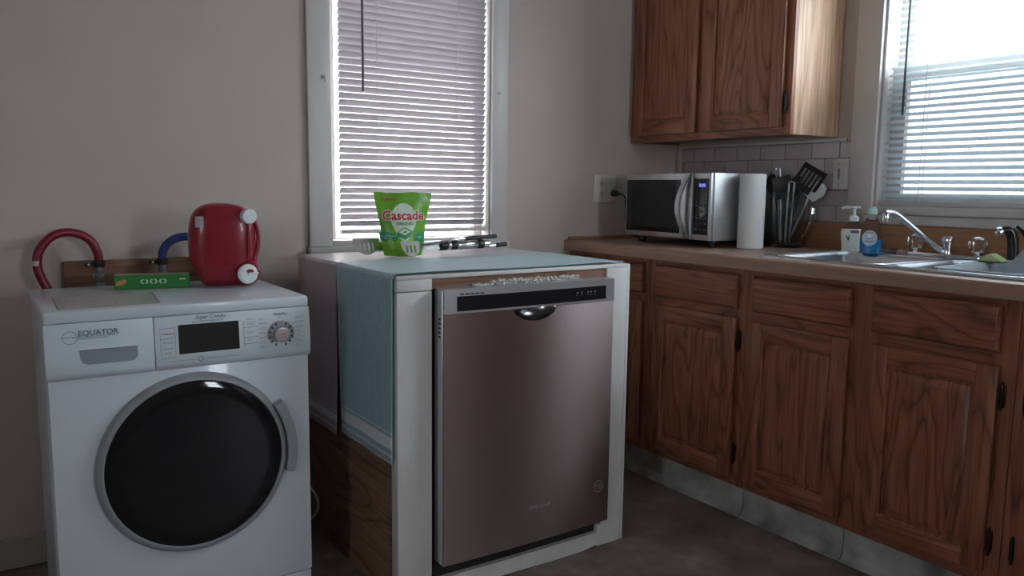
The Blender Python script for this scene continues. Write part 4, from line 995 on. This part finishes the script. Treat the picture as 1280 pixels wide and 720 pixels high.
for z in (.776, .7515, .7350): line_on(q, .5485, z, .5825, z+.0005, .0010)
line_on(q, .5480, .789, .5480, .730); line_on(q, .5480, .789, .580, .7895)
for i, w in enumerate(('BULKY', 'PERM PRESS', 'COTTON', 'WINTER', 'DELICATE', 'SPORTS', 'RINSE')): z = .7935-.0118*i; txt_on(q, w, .0046, .5850, z); line_on(q, .585, z-.0022, .604, z-.0020, .0005)
for i, w in enumerate(('AUTO DRY', 'LOW HEAT', 'COTTON', 'TIMED', 'WARM', 'COOL', 'AIR')): z = .7915-.0118*i; txt_on(q, w, .0046, .6790, z); line_on(q, .675, z-.0022, .702, z-.0020, .0005)
for z in (.7905, .7665, .7425, .7200): line_on(q, .3535, z-.002, .3865, z, .0010)
line_on(q, .3535, .790, .3535, .724); line_on(q, .3865, .790, .3865, .7195)
txt_on(q, 'PRE-WASH', .0052, .3585, .7535); txt_on(q, 'EXTRA', .0052, .3610, .7290)
line_on(q, .372, .7105, .432, .7095); line_on(q, .470, .7095, .535, .7095); txt_on(q, 'ECO DRY', .0055, .452, .7085)
for i in range(16):
    a, b = 2*PI*i/16, 2*PI*(i+1)/16; line_on(q, .4425+.006*math.cos(a), .7105+.006*math.sin(a), .4425+.006*math.cos(b), .7105+.006*math.sin(b), .0016)
finish('lettering', q, 'print', cf, recalc=False)
q = MB(); txt_on(q, 'WASH+DRY', .0058, .3565, .7745, offset=.0002); finish('lettering', q, 'print_red', cf, recalc=False)
DXc, DZc = .6405, .7515; yd = fy_(DZc)
dial = finish('dial', MB().lathe([(.0350, 0), (.0350, .002), (.0335, .003), (.0225, .0032)], (DXc, yd+.002, DZc), (0, -1, 0), n=44), 'ring_grey', cf)
q = MB()
for i in range(14):
    if i in (3, 10): continue
    t = 2*PI*i/14+.2; c, s = math.cos(t), math.sin(t); y = yd-.0016
    p = [(.0255, -.0017), (.0320, -.0022), (.0320, .0022), (.0255, .0017)]
    q.bm.faces.new([q.bm.verts.new((DXc+a*c-b*s, y, DZc+a*s+b*c)) for a, b in p])
finish('dial_marks', q, 'black', dial, recalc=False)
finish('dial_knob', MB().lathe([(.0215, .003), (.0205, .012), (.0185, .015), (.0165, .0152), (.0160, .0125)], (DXc+.001, yd+.002, DZc), (0, -1, 0), n=36), 'silver', dial)
finish('start_button', MB().lathe([(.0155, .0125), (.0155, .0140), (.0145, .0146)], (DXc+.001, yd+.002, DZc), (0, -1, 0), n=30), 'pinkbtn', dial)
TT = Matrix(((1, 0, 0, DXc+.001), (0, 0, -1, yd-.0130), (0, 1, 0, DZc-.001), (0, 0, 0, 1)))
finish('lettering', MB().add_text('START', .0068, TT, align='CENTER', offset=.0002).add_text('STOP', .005, TT @ Matrix.Translation((0, -.0065, 0)), align='CENTER'), 'print_red', dial, recalc=False)
# door
cX, cZ = .4255, .4505; yf = WY0+.002
dor = finish('door', MB().lathe([(.2255, -.001), (.2245, .008), (.2190, .017), (.2130, .020), (.2090, .0205), (.2070, .018), (.2065, .002)], (cX, yf, cZ), (0, -1, 0), n=96, cap=False), 'ring_grey', wm)
finish('door_glass', MB().lathe([(.2068, .002), (.2068, .0175), (.204, .0190), (.17, .0200), (.12, .0208), (.06, .0213), (.001, .0214)], (cX, yf, cZ), (0, -1, 0), n=96), 'black_glass', dor)
pts = []; A0, A1 = math.radians(-15), math.radians(32); n = 22
for i in range(n+1): t = A0+(A1-A0)*i/n; pts.append((cX+.2475*math.cos(t), cZ+.2475*math.sin(t)))
for i in range(n, -1, -1): t = A0+(A1-A0)*i/n; pts.append((cX+.2235*math.cos(t), cZ+.2235*math.sin(t)))
finish('door_handle', MB().prism(pts, 1, yf-.027, yf-.002, bev=.004), 'ring_grey', dor)
# printed sheet stuck on the lid
q = MB(); zz = WZ+.0004
sh = [(.150, 2.040), (.365, 2.048), (.385, 2.270), (.155, 2.262)]
q.bm.faces.new([q.bm.verts.new((x, y, zz)) for x, y in sh]); sheet = finish('instruction_sheet', q, 'sheet', wm, smooth=False)
q = MB()
for (xa, ya, xb, yb, w) in ((.150, 2.04, .155, 2.262, .003), (.165, 2.045, .168, 2.25, .0015), (.275, 2.09, .283, 2.14, .003), (.365, 2.048, .385, 2.27, .003), (.155, 2.262, .385, 2.27, .002)):
    d = Vector((xb-xa, yb-ya)).normalized(); nn = Vector((-d.y, d.x))*w/2
    q.bm.faces.new([q.bm.verts.new((x, y, zz+.0003)) for x, y in ((xa-nn.x, ya-nn.y), (xb-nn.x, yb-nn.y), (xb+nn.x, yb+nn.y), (xa+nn.x, ya+nn.y))])
finish('sheet_lines', q, 'print', sheet, smooth=False)

# ---- green carton
gb = thing('green_carton', 'small flat green carton with three pale icons on the washer lid', 'box', (.405, 2.36, WZ), math.radians(-12))
finish('carton', bx(-.094, .094, -.022, .022, .001, .0385, bev=.001, seg=1), 'box_green', gb, world=False)
finish('top_flap', bx(-.0935, .0935, -.0215, .0215, .0387, .0393), 'box_top', gb, world=False, smooth=False)
finish('end_flap', bx(.0942, .0950, -.0215, .0215, .0015, .038), 'box_end', gb, world=False, smooth=False)
q = MB()
for cx in (-.020, .003, .026):
    for i in range(20):
        if i in (4, 5, 14, 15): continue
        a, b = 2*PI*i/20, 2*PI*(i+1)/20
        q.bm.faces.new([q.bm.verts.new((cx+r*1.1*math.cos(t), -.0226, .021+r*.85*math.sin(t))) for r, t in ((.0050, a), (.0085, a), (.0085, b), (.0050, b))])
q.bm.faces.new([q.bm.verts.new(p) for p in ((.068, -.0226, .024), (.085, -.0226, .024), (.085, -.0226, .027), (.068, -.0226, .027))])
finish('icon_print', q, 'pale_print', gb, world=False, recalc=False)
q = MB(); q.bm.faces.new([q.bm.verts.new((-.077+x, -.0226, .019+z)) for x, z in ((-.014, -.004), (-.012, -.008), (-.002, -.007), (.006, -.004), (.012, .0), (.013, .007), (.006, .009), (-.002, .005), (-.010, .003))])
finish('food_print', q, 'orange', gb, world=False, recalc=False)

# ---- red detergent jug
jg = thing('detergent_jug', 'large red detergent jug with white spout and cap on the washer', 'jug', (.592, 2.335, WZ), math.radians(-10))
secs = [(0.001, -.045, .060, .032), (.004, -.060, .074, .044), (.020, -.072, .086, .054), (.042, -.074, .090, .057), (.052, -.084, .089, .059), (.065, -.093, .088, .060), (.11, -.096, .088, .061), (.16, -.094, .089, .061), (.195, -.088, .084, .058), (.218, -.074, .066, .050), (.230, -.052, .040, .036), (.2345, -.025, .010, .018)]
q = MB(); rs = []; n = 40
for z, a, b, h in secs:
    r = []
    for i in range(n):
        t = 2*PI*i/n; c, s = math.cos(t), math.sin(t); ex = .62
        r.append(((a+b)/2+(b-a)/2*math.copysign(abs(c)**ex, c), h*math.copysign(abs(s)**ex, s), z))
    rs.append(r)
body = finish('body', q.rings(rs), 'red', jg, world=False, subd=1)
q = MB(); q.sphere((.058, -.040, .040), 1, .036, .034, .038, 28, 18); finish('spout_boss', q, 'red', jg, world=False)
finish('grip_rib', MB().tube([(.062, -.050, .180), (.064, -.058, .140), (.062, -.058, .100), (.060, -.052, .078)], .006, 10, 2), 'red', jg, world=False)
finish('grip_rib', MB().tube([(.080, -.036, .190), (.092, -.034, .150), (.090, -.034, .110), (.078, -.040, .075)], .006, 10, 2), 'red', jg, world=False)
cd = (.28, -1, .02)
finish('vent_cap', MB().lathe([(.019, 0), (.0215, .003), (.0215, .018), (.019, .022), (.004, .0225)], (.060, -.046, .198), cd, n=32), 'cap', jg, world=False)
sc = finish('spout_cap', MB().lathe([(.026, 0), (.0275, .004), (.0275, .014), (.022, .018), (.018, .0185)], (.052, -.066, .038), cd, n=36), 'cap', jg, world=False)
finish('spout_opening', MB().lathe([(.010, .0187), (.010, .0195)], (.056, -.066, .046), cd, n=20, sy=.6), 'red', sc, world=False)
finish('spout_lever', MB().tube([(.056, -.088, .040), (.084, -.078, .040)], .0028, 8), 'cap', sc, world=False)
def on_jug(x, z, off=.0015):
    # front side of the body in local space
    for (z0, a0, b0, h0), (z1, a1, b1, h1) in zip(secs, secs[1:]):
        if z0 <= z <= z1:
            t = (z-z0)/(z1-z0); a = a0+(a1-a0)*t; b = b0+(b1-b0)*t; h = h0+(h1-h0)*t; break
    c = max(-1, min(1, (x-(a+b)/2)/((b-a)/2))); k = abs(c)**(1/.62); s = math.sqrt(max(0, 1-k*k)); return Vector((x, -h*s**.62-off, z))
q = MB(); g = []
for i in range(5): g.append([q.bm.verts.new(on_jug(-.076+.021*i/4, .168+.030*k/4)) for k in range(5)])
for i in range(4):
    for k in range(4): q.bm.faces.new((g[i][k], g[i+1][k], g[i+1][k+1], g[i][k+1]))
finish('paper_label', q, 'paper', jg, world=False, recalc=False)
MT = Matrix.Translation((-.030, 0, .185)) @ Matrix(((0, 1, 0, 0), (0, 0, -1, 0), (-1, 0, 0, 0), (0, 0, 0, 1)))
finish('lettering', MB().add_text('CLEAN', .016, MT, offset=.0002).map(lambda v: on_jug(v.x, min(.23, max(.01, v.z)), .0012)), 'paper', jg, world=False, recalc=False) if False else None

# ---- board, taps and hoses behind the washer
bd = tag(finish('wall_board', bx(.215, .640, YW-.024, YW-.0006, .822, .902, bev=.002), 'rawwood'), 'brown wooden board fixed to the wall behind the washer', 'board')
def tap(x, label):
    t = thing('water_tap', label, 'tap', (x, YW-.05, .80), 0, 'hose taps behind the washer')
    finish('body', MB().lathe([(.009, .780), (.009, .815), (.0135, .818), (.0135, .838), (.010, .842), (.013, .846), (.013, .862), (.009, .866), (.011, .870), (.011, .885)], (x, 2.603, 0), n=18), 'cast', t)
    finish('wall_pipe', MB().lathe([(.008, 0), (.008, .035), (.016, .036), (.016, .038)], (x, 2.603-.004, .856), (0, 1, 0), n=14), 'cast', t)
    hd = MB().lathe([(.015, .8855), (.0165, .888), (.0165, .903), (.014, .906)], (x, 2.603, 0), n=20); hd.box(x-.038, x-.010, 2.597, 2.609, .889, .900, bev=.004)
    finish('black_collar', hd, 'black', t)
    finish('lever_pin', MB().lathe([(.0035, 0), (.0035, .002)], (x-.028, 2.5972, .8945), (0, -1, 0), n=10), 'silver', t)
tap(.303, 'left hose tap with a black collar on the board behind the washer')
tap(.476, 'right hose tap with a black collar behind the green carton')
hose = finish('water_hose', MB().tube([(.303, 2.603, .9065), (.302, 2.602, .925), (.285, 2.600, .968), (.240, 2.597, .992), (.190, 2.592, .986), (.152, 2.588, .945), (.144, 2.586, .905), (.150, 2.585, .870), (.172, 2.584, .820), (.20, 2.575, .72), (.24, 2.56, .60)], .0125, 14, 2), 'red_hose')
tag(hose, 'red rubber water hose arching up behind the washer', 'hose', 'water hoses behind the washer')
finish('hose_print', MB().tube([(.1445, 2.5860, .912), (.1442, 2.5859, .898)], .0129, 14), 'paper', hose)
tag(finish('water_hose', MB().tube([(.476, 2.603, .9065), (.477, 2.602, .925), (.492, 2.600, .952), (.525, 2.597, .970), (.565, 2.592, .970), (.610, 2.588, .950), (.635, 2.585, .900), (.64, 2.58, .80), (.62, 2.56, .62)], .0125, 14, 2), 'blue_hose'), 'blue rubber water hose running behind the red jug', 'hose', 'water hoses behind the washer')
tag(finish('appliance_cable', MB().tube([(.775, 2.33, .245), (.815, 2.32, .215), (.845, 2.30, .165), (.840, 2.30, .115), (.80, 2.32, .085), (.76, 2.36, .02), (.74, 2.42, .006), (.76, 2.50, .006)], .0045, 8, 2), 'cord_white'), 'pale cable looping down between the washer and the dishwasher box', 'cable')
